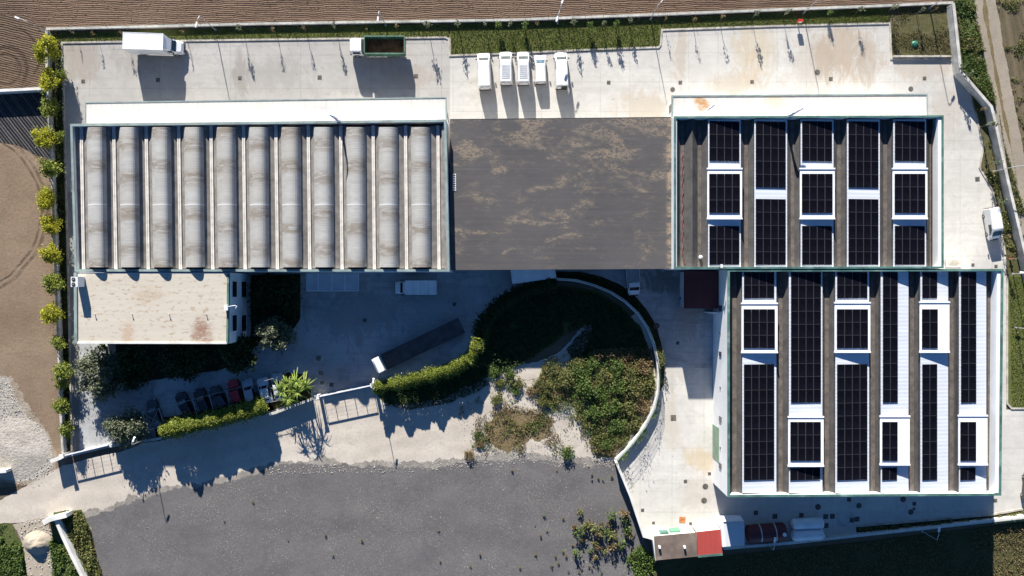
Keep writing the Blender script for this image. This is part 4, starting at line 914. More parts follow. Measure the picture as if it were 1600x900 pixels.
def van(label, loc, rz, L=5.6, W=2.0, Hh=2.5, hood=.8, ws=1.05, hz=1.25, body='white', glass='vanglass', group='white vans parked in a row', ribs=False, name='van', rear_open=False):
    t = thing(name, label, 'van', loc, rz, group); w = W / 2; f = L / 2
    m = MB(); zb = hz * .85
    m.loft([ring(-f, w * .95, w * .86, .32, zb, Hh * .96), ring(-f + .12, w, w * .88, .3, zb, Hh), ring(f - hood - ws - .2, w, w * .88, .3, zb, Hh), ring(f - hood - ws, w, w * .86, .3, zb, Hh - .03),
            ring(f - hood, w * .98, w * .84, .3, zb, hz + .05), ring(f - .3, w * .94, w * .78, .3, zb * .9, hz - .12), ring(f - .08, w * .86, w * .7, .32, zb * .75, hz - .32), ring(f, w * .74, w * .6, .36, zb * .65, hz - .5)])
    bd = m.build('body', M[body], t)
    xa, xb = f - hood - ws + .06, f - hood - .05; za = Hh - .03 - (Hh - .03 - hz - .05) * .09; zc = hz + .05 + (Hh - hz - .08) * .09
    patch(t, 'windscreen', M[glass], [(xa, w * .72, za), (xa, -w * .72, za), (xb, -w * .76, zc), (xb, w * .76, zc)][::-1])
    for s in (-1, 1):
        pts = [(f - hood - ws - .9, s * w * .985, hz + .02), (f - hood - .35, s * w * .975, hz + .02), (f - hood - ws - .05, s * w * .9, Hh - .32), (f - hood - ws - .9, s * w * .91, Hh - .32)]
        patch(t, 'side_window', M['glass'], pts if s < 0 else pts[::-1])
        patch(t, 'rear_window', M['glass'], [(-f + .04, s * .1, hz + .1), (-f + .04, s * w * .8, hz + .1), (-f - .005, s * w * .75, Hh - .35), (-f - .005, s * .1, Hh - .35)][::s], .02)
    m = MB(); m.box((-f - .03, 0, .48), (.14, W * .92, .22)); m.build('rear_bumper', M['black'], t)
    m = MB(); m.box((f - .02, 0, .5), (.16, W * .72, .26)); m.build('front_bumper', M['black'], t)
    m = MB(); m.box((f - .02, 0, .78), (.08, W * .4, .14)); m.build('grille', M['black'], t)
    if ribs:
        m = MB()
        for i in range(7): m.box((-f + .6 + i * (L - hood - ws - 1.4) / 6, 0, Hh + .012), (.12, W * .62, .03))
        m.build('roof_rib', M['grey'], t)
    if rear_open:
        m = MB(); m.box((-f - .45, -w * .9, Hh * .55), (.85, .06, Hh * .75), R(12)); m.build('rear_door', M[body], t)
        m = MB(); m.box((-f - .02, -w * .3, Hh * .55), (.05, w * .85, Hh * .65)); m.build('load_opening', M['black'], t)
    wheels(t, (-f + 1.1, f - .95), w - .1); lights(t, f - .14, -f - .02, w * .86, hz - .38, 1.2); mirrors(t, f - hood - .35, w, hz + .25)
    return t
UP = R(90)
for args in (dict(label='leftmost parked white van, long plain roof', p=(757, 113.5), L=5.6, Hh=2.5, W=2.0, rz=UP + R(2.5)),
             dict(label='white van with ribbed roof, second from the left in the row', p=(790.5, 109), L=5.1, Hh=2.4, W=1.95, rz=UP + R(1), ribs=True),
             dict(label='white van with faintly ribbed roof, middle of the parked row', p=(817.5, 109), L=5.1, Hh=2.4, W=1.95, rz=UP + R(1), ribs=True)):
    p = args.pop('p'); van(args.pop('label'), at(*p), args.pop('rz'), **args)
van('white small van with large blue windscreen, shortest of the parked row', at(844, 110), UP + R(1.5), 4.5, 1.75, 1.6, .85, .85, 1.05, 'white', 'blueglass')
van('rightmost parked white van with one rear door swung open', at(876.5, 112.5), UP + R(2), 5.6, 2.0, 2.5, rear_open=True)
def cab_front(t, xf, cl, W, Hc, body, flat=False, hood=.9, ws=.7, hz=1.35):
    w = W / 2; m = MB()
    if flat: rings = [ring(xf - cl, w, w * .94, .5, 1.5, Hc), ring(xf - .5, w, w * .94, .5, 1.5, Hc), ring(xf - .15, w * .98, w * .9, .5, 1.5, Hc - .15), ring(xf, w * .95, w * .88, .5, 1.4, 1.75)]
    else: rings = [ring(xf - cl, w, w * .88, .4, hz * .85, Hc), ring(xf - hood - ws, w, w * .88, .4, hz * .85, Hc), ring(xf - hood, w * .97, w * .84, .4, hz * .85, hz + .05), ring(xf - .25, w * .92, w * .76, .4, hz * .75, hz - .15), ring(xf, w * .75, w * .6, .42, hz * .6, hz - .5)]
    m.loft(rings); m.build('cab', M[body], t)
    if flat: patch(t, 'windscreen', M['glass'], [(xf - .03, w * .84, 1.85), (xf - .03, -w * .84, 1.85), (xf - .135, -w * .84, Hc - .25), (xf - .135, w * .84, Hc - .25)][::-1], .03)
    else:
        xa, xb = xf - hood - ws + .05, xf - hood - .03; patch(t, 'windscreen', M['glass'], [(xa, w * .8, Hc - .08), (xa, -w * .8, Hc - .08), (xb, -w * .8, hz + .1), (xb, w * .8, hz + .1)][::-1], .015)
    for s in (-1, 1):
        x0, x1 = (xf - cl + .25, xf - .4) if flat else (xf - cl + .1, xf - hood - .3)
        pts = [(x0, s * (w + .0), 1.55), (x1, s * (w + .0), 1.55), (x1 - .2, s * w * .96, Hc - .3), (x0, s * w * .96, Hc - .3)]; patch(t, 'side_window', M['glass'], pts if s < 0 else pts[::-1], .02)
    m = MB(); m.box((xf + .02, 0, .6), (.16, W * .9 if flat else W * .7, .3)); m.build('front_bumper', M['black'], t)
    for s in (-1, 1):
        m = MB(); m.box((xf + (.0 if flat else -.12), s * w * .72, .9), (.12, .32, .2)); m.build('headlight', M['lamp'], t)
    mirrors(t, xf - (.2 if flat else hood + .3), w + .04, 1.9 if flat else 1.55)
def chassis(t, x0, x1):
    m = MB()
    for s in (-1, 1): m.box(((x0 + x1) / 2, s * .42, .75), (x1 - x0, .12, .22))
    m.build('chassis', M['black'], t)
def cargo(t, x0, x1, W, z0, z1, mat='white', lines=0):
    m = MB(); m.box(((x0 + x1) / 2, 0, (z0 + z1) / 2), (x1 - x0, W, z1 - z0)); b = m.build('cargo_box', M[mat], t)
    m = MB()
    for y in (-W / 2, W / 2): m.box(((x0 + x1) / 2, y, z1 - .02), (x1 - x0 + .04, .08, .09))
    for x in (x0, x1): m.box((x, 0, z1 - .02), (.08, W + .08, .088))
    k = m.build('roof_frame', M['offwhite'], t); k.parent = b
    m = MB(); m.box((x0 - .02, 0, (z0 + z1) / 2), (.06, .05, z1 - z0 - .2)); k = m.build('rear_door_seam', M['grey'], t); k.parent = b
    for i in range(lines):
        m = MB(); m.box((x0 + (x1 - x0) * (i + 1) / (lines + 1), 0, z1 + .012), (.05, W * .98, .03)); k = m.build('roof_seam', M['grey'], t); k.parent = b
# the box truck: cargo roof corners measured at its own height
t = thing('box_truck', 'white box truck with tall cargo box parked nose right in the grey yard', 'truck', at(243.5, 76), R(-2.0))
cargo(t, -3.3, 2.75, 2.45, .95, 3.5, 'white'); cab_front(t, 4.75, 2.2, 2.05, 2.35, 'white'); chassis(t, -3.2, 3)
m = MB(); m.loft([[(2.76, -1.0, 2.3), (2.76, 1.0, 2.3), (2.76, 1.0, 3.4), (2.76, -1.0, 3.4)], [(3.5, -.8, 2.32), (3.5, .8, 2.32), (3.5, .8, 2.5), (3.5, -.8, 2.5)]]); m.build('wind_deflector', M['white'], t)
wheels(t, (-1.9, 3.6), .95, .4, .28)
t = thing('tipper_truck', 'green tipper truck with rust-brown empty bed and white cab', 'truck', at(592, 78.5), R(180))
cab_front(t, 4.15, 1.9, 2.15, 2.6, 'white', True); chassis(t, -4, 3.8); wheels(t, (-2.9, -1.8, 3.2), 1.0, .48, .3)
x0, x1, wy, zf, zt = -4.35, 1.75, 1.32, 1.15, 2.55
m = MB(); m.box(((x0 + x1) / 2, 0, zf), (x1 - x0 - .1, wy * 2 - .1, .14)); m.build('bed_floor', M['rust'], t)
for s in (-1, 1):
    m = MB(); m.box(((x0 + x1) / 2, s * wy, (zf + zt) / 2), (x1 - x0, .1, zt - zf)); sp = m.build('side_panel', M['truckgreen'], t)
    m = MB(); m.box(((x0 + x1) / 2, s * wy, zt + .03), (x1 - x0 + .06, .2, .08)); k = m.build('top_rail', M['truckgreen'], t); k.parent = sp
    m = MB()
    for i in range(6): m.box((x0 + .4 + i * (x1 - x0 - .8) / 5, s * (wy + .08), (zf + zt) / 2), (.12, .08, zt - zf - .05))
    k = m.build('stake', M['truckgreen'], t); k.parent = sp
for x, nm in ((x0, 'tailgate'), (x1, 'headboard')):
    m = MB(); m.box((x, 0, (zf + zt) / 2 + .05), (.12, wy * 2 - .12, zt - zf + .1)); m.build(nm, M['truckgreen'], t)
m = MB(); m.box((2.05, 0, 1.6), (.3, 1.9, 1.4)); m.build('gear_locker', M['black'], t)
t = thing('box_truck', 'white box truck in building shade below the vaulted hall, nose left', 'truck', at(651, 449.5), R(180))
cargo(t, -3.3, 1.35, 2.1, .9, 2.75, 'white', 3); cab_front(t, 3.25, 1.9, 1.95, 2.1, 'white'); chassis(t, -3.2, 2); wheels(t, (-2.0, 2.2), .9, .36, .25)
a0 = math.atan2(-(566 - 505), 597 - 716) ; a0 = math.atan2(at(600, 566).y - at(714, 512).y, at(600, 566).x - at(714, 512).x)
t = thing('flatbed_truck', 'long flatbed lorry with dark brown deck and white cab beside the curved hedge', 'truck', at(658, 538), a0)
m = MB(); m.box((-.45, 0, 1.25), (13.3, 2.45, .2)); m.build('deck', M['truckdark'], t)
m = MB()
for s in (-1, 1): m.box((-.45, s * 1.25, 1.3), (13.3, .07, .22))
m.build('side_rail', M['cargrey'], t)
m = MB(); m.box((-6.9, 0, .9), (.12, 2.3, .3)); m.build('rear_bumper', M['grey'], t)
cab_front(t, 7.55, 1.3, 2.5, 3.15, 'white', True); chassis(t, -6.8, 7); wheels(t, (-5.4, -4.2, -3.0, 3.8, 6.9), 1.0, .5, .3)
m = MB(); m.box((6.75, 0, 3.25), (.8, 2.3, .2)); m.build('roof_fairing', M['white'], t)
def pickup(label, loc, rz, L=4.6, W=1.9, covered=False):
    t = thing('pickup_truck', label, 'pickup', loc, rz); f = L / 2
    cab_front(t, f, 1.95, W * .93, 2.0, 'white', hood=.7, ws=.6, hz=1.15); chassis(t, -f, f - .5); wheels(t, (-f + .9, f - .85), W / 2 - .12, .34, .24)
    x0, x1 = -f, f - 2.1
    m = MB(); m.box(((x0 + x1) / 2, 0, .9), (x1 - x0, W, .1)); m.build('bed_floor', M['grey'], t)
    for s in (-1, 1): m = MB(); m.box(((x0 + x1) / 2, s * W / 2, 1.12), (x1 - x0, .06, .5)); m.build('side_panel', M['white'], t)
    for x in (x0, x1): m = MB(); m.box((x, 0, 1.12), (.06, W - .06, .5)); m.build('end_panel', M['white'], t)
    if covered: m = MB(); m.box(((x0 + x1) / 2, 0, 1.62), (x1 - x0 - .1, W - .1, .5)); m.build('bed_cover', M['white'], t)
    for s in (-1, 1): m = MB(); m.box((-f - .03, s * W * .4, .8), (.06, .16, .2)); m.build('tail_light', M['redlamp'], t)
    return t
pickup('white flatbed pickup parked in shade under the dark roof edge', at(988, 440), R(-86), 4.2, 2.0)
tp = van('white panel van parked alone in sun by the east wall', at(1546, 350.5), R(-80.5), 4.9, 1.9, 2.0, .5, 1.0, 1.1, 'white', 'glass', group=None, name='panel_van')
def car(label, loc, rz, mat, L=4.2, W=1.75, Hh=1.48, group='cars parked under the wire carport', roofmat=None):
    t = thing('parked_car', label, 'car', loc, rz, group); f = L / 2; w = W / 2; m = MB()
    m.loft([ring(-f, w * .8, w * .7, .35, .6, .8, .08), ring(-f + .15, w * .95, w * .82, .28, .72, .98, .08), ring(-f + .35, w, w * .78, .26, .8, 1.08, .08), ring(-f + .95, w, w * .72, .25, .82, Hh - .03, .1), ring(-.1, w, w * .74, .25, .82, Hh, .1), ring(.3, w, w * .73, .25, .82, Hh - .04, .1),
            ring(f - 1.2, w, w * .8, .25, .8, 1.0, .08), ring(f - .4, w * .97, w * .78, .26, .7, .88, .08), ring(f - .1, w * .88, w * .7, .28, .55, .74, .08), ring(f, w * .72, w * .58, .34, .5, .62, .05)])
    m.build('body', M[mat], t)
    patch(t, 'windscreen', M['glass'], [(.36, w * .66, Hh - .08), (.36, -w * .66, Hh - .08), (f - 1.25, -w * .72, 1.04), (f - 1.25, w * .72, 1.04)][::-1], .015)
    patch(t, 'rear_window', M['glass'], [(-f + .9, w * .64, Hh - .09), (-f + .9, -w * .64, Hh - .09), (-f + .4, -w * .68, 1.12), (-f + .4, w * .68, 1.12)], .015)
    for s in (-1, 1):
        pts = [(-f + .8, s * w * .97, .9), (f - 1.45, s * w * .97, .9), (.25, s * w * .77, Hh - .16), (-f + 1.05, s * w * .77, Hh - .16)]; patch(t, 'side_window', M['glass'], pts if s < 0 else pts[::-1], .02)
    wheels(t, (-f + .75, f - .8), w - .08, .3, .2); lights(t, f - .12, -f + .02, w * .84, .62, .78, .28); mirrors(t, .75, w - .02, 1.0)
    return t
for (px, py, ang, mat, L, lab) in ((245, 645, -70, 'cargrey', 4.4, 'dark grey car apart at the left end of the carport row'), (292, 632, -62, 'carblack', 4.3, 'black car leftmost of the close carport group'),
        (320, 627, -67, 'carblack', 4.4, 'black car between two dark cars in the carport row'), (346, 622, -58, 'cargrey', 4.3, 'dark car parked immediately left of the red car'),
        (370.5, 612, -72, 'carred', 4.1, 'red car in the shaded carport row'), (392, 611, -76, 'carsilver', 4.1, 'pale silver car parked immediately right of the red car'),
        (416, 609, -76, 'carwhite', 4.0, 'white car between the silver car and the yucca plants'), (437, 603, -80, 'carsilver', 4.2, 'pale car half hidden under the yucca leaves')):
    car(lab, at(px, py), R(ang + 180), mat, L)
car('dark car at the right frame edge by the lower hall', at(1604, 759), R(85), 'cargrey', 4.4, group=None)
t = thing('box_trailer', 'pale flat-roofed trailer half tucked under the dark shed roof', 'trailer', at(832, 427), R(8))
cargo(t, -3.3, 3.4, 2.4, .8, 2.3, 'offwhite'); wheels(t, (-2.0, 2.0), .95, .36, .25)

# the wire carport over the cars
cp = thing('carport_frame', 'thin white wire carport frame over the parked cars', 'carport', at(330, 630))
rows = [((222, 645), (432, 590)), ((232, 672), (438, 625))]
m = MB(); hh = 2.2
for a, b in rows: m.tube(at(*a, hh), at(*b, hh), .03, .03, 5)
for i in range(9):
    u = i / 8; a = at(222 + 210 * u, 645 - 55 * u, hh); b = at(232 + 206 * u, 672 - 47 * u, hh); m.tube(a, b, .035, .035, 5)
a, b, c_, d = at(222, 645, hh), at(248, 638, hh), at(232, 672, hh), at(258, 666, hh); m.tube(a, d, .025, .025, 4); m.tube(b, c_, .025, .025, 4)
m.build('frame', M['grey'], cp, True)
for i in range(5):
    for a, b in rows:
        q = at(a[0] + (b[0] - a[0]) * i / 4, a[1] + (b[1] - a[1]) * i / 4, hh); m = MB(); m.tube((q.x, q.y, 0), (q.x, q.y, hh), .04, .04, 6); m.build('post', M['offwhite'], cp, True)

# ---------------------------------------------------------------- trees, hedges, plants
r0 = random.Random(5)
lime = Kind([tree_proto('yellow_green_tree', 'x', 'tree', 3.6, (1.5, 1.7, 1.15), 2000, .15, L_LIME, random.Random(20 + i), limbs=6, r=.1, clumps=30, cr=.36) for i in range(4)])
mid = Kind([tree_proto('green_tree', 'x', 'tree', 3.6, (1.35, 1.6, 1.15), 1700, .15, L_HEDGE, random.Random(40 + i), limbs=6, r=.1, clumps=28, cr=.36) for i in range(3)])
WT = [(75, 79, 1.25, 0), (78, 126, 1.05, 0), (90, 117, .8, 1), (74, 168, 1.05, 1), (68, 216, 1.2, 0), (84, 212, .8, 1), (79, 264, 1.1, 1), (69, 311, 1.15, 0), (76, 350, 1.15, 0), (77, 395, 1.1, 0), (78, 443, 1.05, 1), (77, 490, 1.0, 0), (86, 535, .8, 1), (94, 582, .95, 1), (88, 602, .7, 1), (93, 634, 1.0, 1), (99, 672, .9, 1)]
for i, (px, py, s, k) in enumerate(WT):
    b = at(px + 1, py, 2.6); b.z = 0
    (mid if k else lime).put((b.x, b.y, .09), ('%s by the west wall, %s counting from the top corner' % ('green tree' if k else 'yellow-green leafy tree', ORD[i])), 'trees along the west wall', (s * r0.uniform(.72, 1.02), s * r0.uniform(.72, 1.02), s * r0.uniform(.75, 1.05)))
sapA = Kind([tree_proto('sapling', 'x', 'sapling', 2.6, (.36, .36, .7), 110, .11, L_OLIVE, random.Random(60 + i), limbs=3, r=.045, clumps=10, cr=.5) for i in range(3)])
sapB = Kind([tree_proto('sapling', 'x', 'sapling', 2.4, (.28, .28, .6), 50, .09, L_DRY, random.Random(70 + i), limbs=4, r=.04, clumps=8, cr=.5) for i in range(3)])
sapC = Kind([tree_proto('sapling', 'x', 'sapling', 2.5, (.5, .5, .95), 300, .12, L_GREEN, random.Random(80 + i), limbs=4, r=.05, clumps=14, cr=.45) for i in range(2)])
SAP = [(111, 49, 'B', .7), (144, 51, 'B', .9), (191, 52, 'B', 1.1), (284, 49, 'B', .9), (375, 44, 'A', 1.1), (427, 46, 'B', 1.1), (475, 44, 'B', 1.1), (522, 41, 'A', 1.1), (572, 45, 'B', .8), (619, 42, 'B', 1.1), (668, 41, 'A', 1.25), (715, 40, 'A', 1.1), (758, 37, 'A', .8), (778, 39, 'C', .95), (797, 37, 'A', .9), (820, 38, 'C', .95), (839, 36, 'B', 1.0), (896, 37, 'A', 1.1), (921, 38, 'C', .95), (943, 36, 'A', .95), (964, 37, 'C', .95), (985, 32, 'A', .95), (1041, 28, 'B', 1.0), (1086, 31, 'B', 1.1), (1129, 27, 'B', 1.2), (1180, 23, 'A', 1.1), (1229, 20, 'A', 1.1), (1300, 18, 'C', .7), (1344, 15, 'A', 1.0), (1396, 12, 'A', 1.1), (1440, 16, 'A', 1.0), (1462, 13, 'B', 1.0)]
kinds = dict(A=sapA, B=sapB, C=sapC); words = dict(A='thin grey-green sapling', B='bare brownish sapling', C='dense dark green sapling')
for i, (px, py, k, s) in enumerate(SAP):
    b = at(px, py, 1.7); kinds[k].put((b.x, b.y, .11), '%s along the north wall, %s from the left' % (words[k], ORD[i]), 'saplings along the north wall', s)
EV = [(1500, 105, 'A', 1.0, 'right of the rough grass corner'), (1508, 118, 'A', 1.2, 'at the first bend of the east wall'), (1535, 172, 'B', 1.1, 'in the east verge before the wall bends'), (1540, 196, 'A', 1.5, 'in the east verge below the wall bend'), (1553, 255, 'A', 1.2, 'by the east lamp in the verge'), (1560, 315, 'A', 1.2, 'above the lone white panel van'), (1571, 370, 'B', 1.2, 'beside the lone white panel van'), (1580, 405, 'A', 1.0, 'at the foot of the east verge')]
for (px, py, k, s, w_) in EV:
    b = at(px, py, 1.5); kinds[k].put((b.x, b.y, .1), words[k] + ' ' + w_, 'saplings in the east verge', s)
def bigtree(label, px, py, h, rad, n, s, lm, seed, name='tree', cz=None, **kw):
    rg = random.Random(seed); b = at(px, py, (cz or h - rad[2])); t = tree_proto(name, label, 'tree', h, rad, n, s, lm, rg, cz, 7, .2, **kw); t.location = (b.x, b.y, .03); return t
bigtree('large grey-green round tree in front of the office, left side lit', 158, 583, 4.2, (3.6, 4.0, 1.9), 7000, .2, L_OLIVE, 101, 'olive_tree', clumps=60, cr=.28)
bigtree('round dusty olive tree beside the lower left gate', 198, 667, 4.0, (3.0, 2.7, 1.7), 5500, .18, L_OLIVE, 102, 'olive_tree', clumps=60, cr=.28)
bigtree('sunlit silvery tree at the courtyard garden bed', 430, 522, 5.0, (2.9, 2.6, 1.8), 4500, .2, L_OLIVE, 103, 'olive_tree', clumps=55, cr=.26)
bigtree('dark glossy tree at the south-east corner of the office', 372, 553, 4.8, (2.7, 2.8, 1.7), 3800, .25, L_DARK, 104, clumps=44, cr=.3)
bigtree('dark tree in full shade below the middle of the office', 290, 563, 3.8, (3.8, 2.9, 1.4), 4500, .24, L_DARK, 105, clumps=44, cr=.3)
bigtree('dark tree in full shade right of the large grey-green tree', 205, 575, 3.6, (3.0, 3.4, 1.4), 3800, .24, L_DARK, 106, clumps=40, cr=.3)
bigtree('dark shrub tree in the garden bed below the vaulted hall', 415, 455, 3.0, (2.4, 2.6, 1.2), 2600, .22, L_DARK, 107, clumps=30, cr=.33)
bigtree('dark shrub tree in the garden bed next to the lean-to', 450, 462, 2.8, (2.0, 2.6, 1.1), 2200, .22, L_DARK, 108, clumps=30, cr=.33)
bigtree('bright green shrub at the south-west foot of the office', 160, 543, 2.0, (.6, .6, .8), 350, .16, L_GREEN, 109, 'shrub', clumps=12, cr=.4)
def hedge(label, pts, wid, h, n, s, lm, seed, z0=.4):
    P = [xy(px, py, h * .8) for px, py in pts]; rg = random.Random(seed); t = thing('hedge', label, 'hedge', (P[0].x, P[0].y, 0)); seg = [(P[i + 1] - P[i]).length for i in range(len(P) - 1)]; tot = sum(seg)
    m = MB()
    for i in range(n):
        d = rg.uniform(0, tot); k = 0
        while d > seg[k] and k < len(seg) - 1: d -= seg[k]; k += 1
        a, b = P[k], P[k + 1]; dr = (b - a).normalized(); q = a.lerp(b, d / seg[k]); nv = mnoise.noise(Vector((q.x * .6, q.y * .6, seed)))
        u = rg.gauss(0, .42); hh = h * (1 + .3 * nv + .1 * mnoise.noise(Vector((q.x * 2.1, q.y * 2.1, seed + 5)))) * (1 - .18 * u * u) * (1 - .5 * rg.random() ** 3); o = u * wid * (.55 + .2 * nv)
        leaf(m, (q.x - dr.y * o, q.y + dr.x * o, max(z0, hh)), s * rg.uniform(.6, 1.3), rg, 1.0)
    m.build('foliage', lm, t, True)
    m = MB(); acc = 0
    for a, b in zip(P[:-1], P[1:]):
        k = max(1, int((b - a).length / 1.2))
        for i in range(k): q = a.lerp(b, i / k); m.tube((q.x, q.y, 0), (q.x + .1, q.y, h * .8), .05, .02, 5)
    m.build('stems', M['bark'], t, True)
hedge('clipped bright green hedge below the carport cars', [(249, 676), (275, 668), (310, 662), (350, 652), (385, 643), (414, 633)], 2.4, 3.5, 15000, .16, L_HEDGE, 201)
hedge('low dark hedge strip directly behind the bright clipped hedge', [(300, 655), (350, 642), (410, 620)], 1.8, 1.4, 2500, .18, L_DARK, 202)
hedge('long clipped hedge curving along the courtyard beside the flatbed lorry', [(583, 606), (620, 599), (660, 589), (700, 579), (728, 565), (741, 550), (746, 528)], 1.9, 2.9, 20000, .135, L_HEDGE, 203)
hedge('shaded dark hedge continuing around the top of the scrub circle', [(746, 526), (755, 503), (775, 478), (800, 461), (835, 448), (870, 442)], 2.1, 2.2, 9000, .17, L_DARK, 204)
# yuccas
def yucca(label, px, py, h, heads, seed):
    rg = random.Random(seed); b = at(px, py, h); t = thing('yucca', label, 'yucca', (b.x, b.y, .04)); tr = MB(); lf = MB()
    for k in range(heads):
        a = 6.28 * k / heads + rg.uniform(-.4, .4); d = rg.uniform(.5, 1.3) if heads > 1 else 0; e = Vector((math.cos(a) * d, math.sin(a) * d, h * rg.uniform(.7, 1.05))); tr.tube((0, 0, 0), e, .14, .08, 7)
        for i in range(22):
            az = rg.uniform(0, 6.28); L = rg.uniform(1.3, 2.3); el = rg.uniform(-.3, 1.0); w = .10; prev = None; dr = Vector((math.cos(az), math.sin(az), 0)); sd_ = Vector((-dr.y, dr.x, 0))
            pts = []
            for j in range(5):
                u = j / 4; pts.append((e + dr * (L * u * math.cos(el)) + Vector((0, 0, L * u * math.sin(el) - .55 * u * u * L)), w * (1.3 - u) if j else w * .6))
            for (p0, w0), (p1, w1) in zip(pts[:-1], pts[1:]): lf.face([p0 - sd_ * w0, p0 + sd_ * w0, p1 + sd_ * w1, p1 - sd_ * w1])
    tr.build('trunk', M['bark'], t); lf.build('leaves', L_YUCCA, t)
yucca('tall many-headed yucca by the courtyard gate, right of the pair', 464, 604, 3.9, 4, 301)
yucca('yucca overhanging the pale car, left of the pair by the gate', 446, 612, 3.4, 4, 302)
# scrub bushes in the circle
bush = Kind([tree_proto('bush', 'x', 'bush', 1.5, (1.0, 1.0, .7), 950, .105, (L_BRUSH, L_GREEN, L_BRUSH, L_DRY, L_GREEN, L_BRUSH)[i], random.Random(400 + i), cz=.75, limbs=5, r=.05, clumps=20, cr=.4) for i in range(6)])
BP = [(885, 595, 1.5, 0), (905, 580, 1.3, 1), (925, 570, 1.3, 4), (945, 590, 1.5, 0), (965, 575, 1.4, 4), (985, 585, 1.5, 2), (1005, 575, 1.3, 3), (1012, 600, 1.3, 5), (990, 612, 1.6, 2), (965, 605, 1.6, 4), (940, 615, 1.5, 4), (915, 605, 1.7, 1), (855, 605, 1.1, 0), (930, 645, 1.5, 4), (955, 635, 1.6, 1), (980, 640, 1.4, 2), (1003, 635, 1.3, 3), (990, 662, 1.2, 5), (965, 665, 1.5, 4), (950, 695, 1.2, 4), (970, 690, 1.1, 5), (887, 708, 1.1, 1), (842, 600, .9, 0), (810, 600, .8, 0), (797, 585, 1.0, 1), (772, 582, 1.0, 4), (850, 628, .9, 5), (830, 612, .8, 3), (806, 612, .7, 1), (750, 695, .6, 3), (733, 712, .8, 3), (745, 680, .5, 1), (775, 625, .8, 2), (905, 565, 1.0, 2), (928, 556, .9, 1), (870, 578, .9, 0), (1010, 552, .9, 3), (780, 600, .7, 2)]
def near(px, py):
    v = 'upper' if py < 600 else ('middle' if py < 650 else 'lower'); h_ = 'left' if px < 860 else ('central' if px < 950 else 'right'); return v + ' ' + h_
tone = ['olive green bush', 'leafy mid-green bush', 'olive brush with ochre tips', 'dry brown bush', 'dense green bush', 'yellow-tinged bush']
for i, (px, py, s, k) in enumerate(BP):
    b = at(px, py, .6 * s); bush.put((b.x, b.y, -.05), '%s in the %s part of the overgrown scrub circle' % (tone[k], near(px, py)), 'bushes of the scrub circle', (s, s, s * .62), pick=k)
circ = G((850, 560), (905, 548), (1010, 540), (1022, 580), (1018, 625), (990, 672), (958, 712), (925, 705), (905, 660), (870, 645), (835, 615))
scatter_leaves('scrub_undergrowth', circ, 12000, .11, .45, L_BRUSH, 501, .12)
scatter_leaves('scrub_low_greens', circ, 6000, .10, .4, L_GREEN, 521, .15)
scatter_leaves('scrub_dry_stalks', circ, 6000, .10, .5, L_DRY, 522, .2)
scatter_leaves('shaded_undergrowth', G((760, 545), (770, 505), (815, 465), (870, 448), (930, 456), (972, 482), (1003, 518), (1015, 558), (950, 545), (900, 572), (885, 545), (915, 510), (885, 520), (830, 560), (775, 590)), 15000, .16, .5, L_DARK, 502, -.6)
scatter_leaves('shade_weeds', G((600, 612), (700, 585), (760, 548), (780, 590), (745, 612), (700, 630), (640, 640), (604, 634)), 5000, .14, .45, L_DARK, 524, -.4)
scatter_leaves('sand_weeds', G((712, 650), (770, 600), (860, 605), (930, 690), (930, 716), (830, 710), (725, 712)), 2600, .10, .22, L_BRUSH, 525, .28, .3)
scatter_leaves('sand_green_patches', G((715, 640), (770, 590), (850, 600), (900, 690), (820, 708), (730, 700)), 1600, .10, .2, L_GREEN, 526, .36, .3)
scatter_leaves('dry_grass_tufts', G((745, 650), (790, 632), (850, 640), (880, 690), (800, 708), (745, 700)), 1100, .11, .25, L_DRY, 503, .1, .35)
scatter_leaves('dry_grass_blades', G((742, 655), (790, 630), (850, 640), (880, 690), (800, 706), (742, 705)), 4500, .065, .15, L_WEED, 523, .0, .45)
scatter_leaves('gravel_edge_brush', G((770, 575), (800, 580), (860, 600), (850, 640), (780, 625)), 1100, .12, .35, L_BRUSH, 504, .2, .3)
scatter_leaves('verge_weeds', G((86, 803), (126, 797), (142, 825), (150, 865), (162, 900), (162, 920), (132, 920), (110, 870)), 5500, .15, .45, L_BRUSH, 505, -.2)
scatter_leaves('verge_creeper', G((78, 845), (96, 838), (130, 912), (88, 912)), 3500, .15, .35, L_GREEN, 506, -.3)
scatter_leaves('corner_greenery', G((-10, 818), (24, 820), (34, 845), (42, 905), (-10, 910)), 4500, .15, .5, L_GREEN, 507, -.25)
scatter_leaves('lane_side_weeds', G((1492, 0), (1520, 0), (1530, 60), (1548, 140), (1554, 168), (1540, 152), (1506, 112)), 9000, .11, .4, L_GREEN, 508, -.15)
scatter_leaves('lane_side_brush', G((1492, 0), (1522, 0), (1532, 60), (1550, 140), (1556, 168), (1540, 152), (1506, 112)), 6000, .11, .4, L_BRUSH, 528, .0)
scatter_leaves('lane_far_weeds', G((1556, 0), (1600, 0), (1610, 260), (1598, 230), (1576, 112), (1562, 40)), 2200, .10, .2, L_BRUSH, 509, .1)
scatter_leaves('lane_wall_weeds', G((1560, 170), (1566, 215), (1600, 330), (1612, 460), (1604, 420), (1574, 262)), 2500, .11, .3, L_BRUSH, 510, -.1)
scatter_leaves('field_grass', G((1128, 868), (1330, 850), (1610, 816), (1610, 910), (1030, 910)), 14000, .11, .22, L_WEED, 511, -.3)
scatter_leaves('hut_side_weeds', G((978, 870), (1000, 850), (1022, 870), (1030, 910), (980, 910)), 3000, .15, .7, L_GREEN, 512, -.25)
scatter_leaves('strip_weeds', G((88, 60), (98, 70), (104, 350), (110, 700), (104, 700), (90, 250)), 6000, .14, .35, L_DARK, 513, -.25)
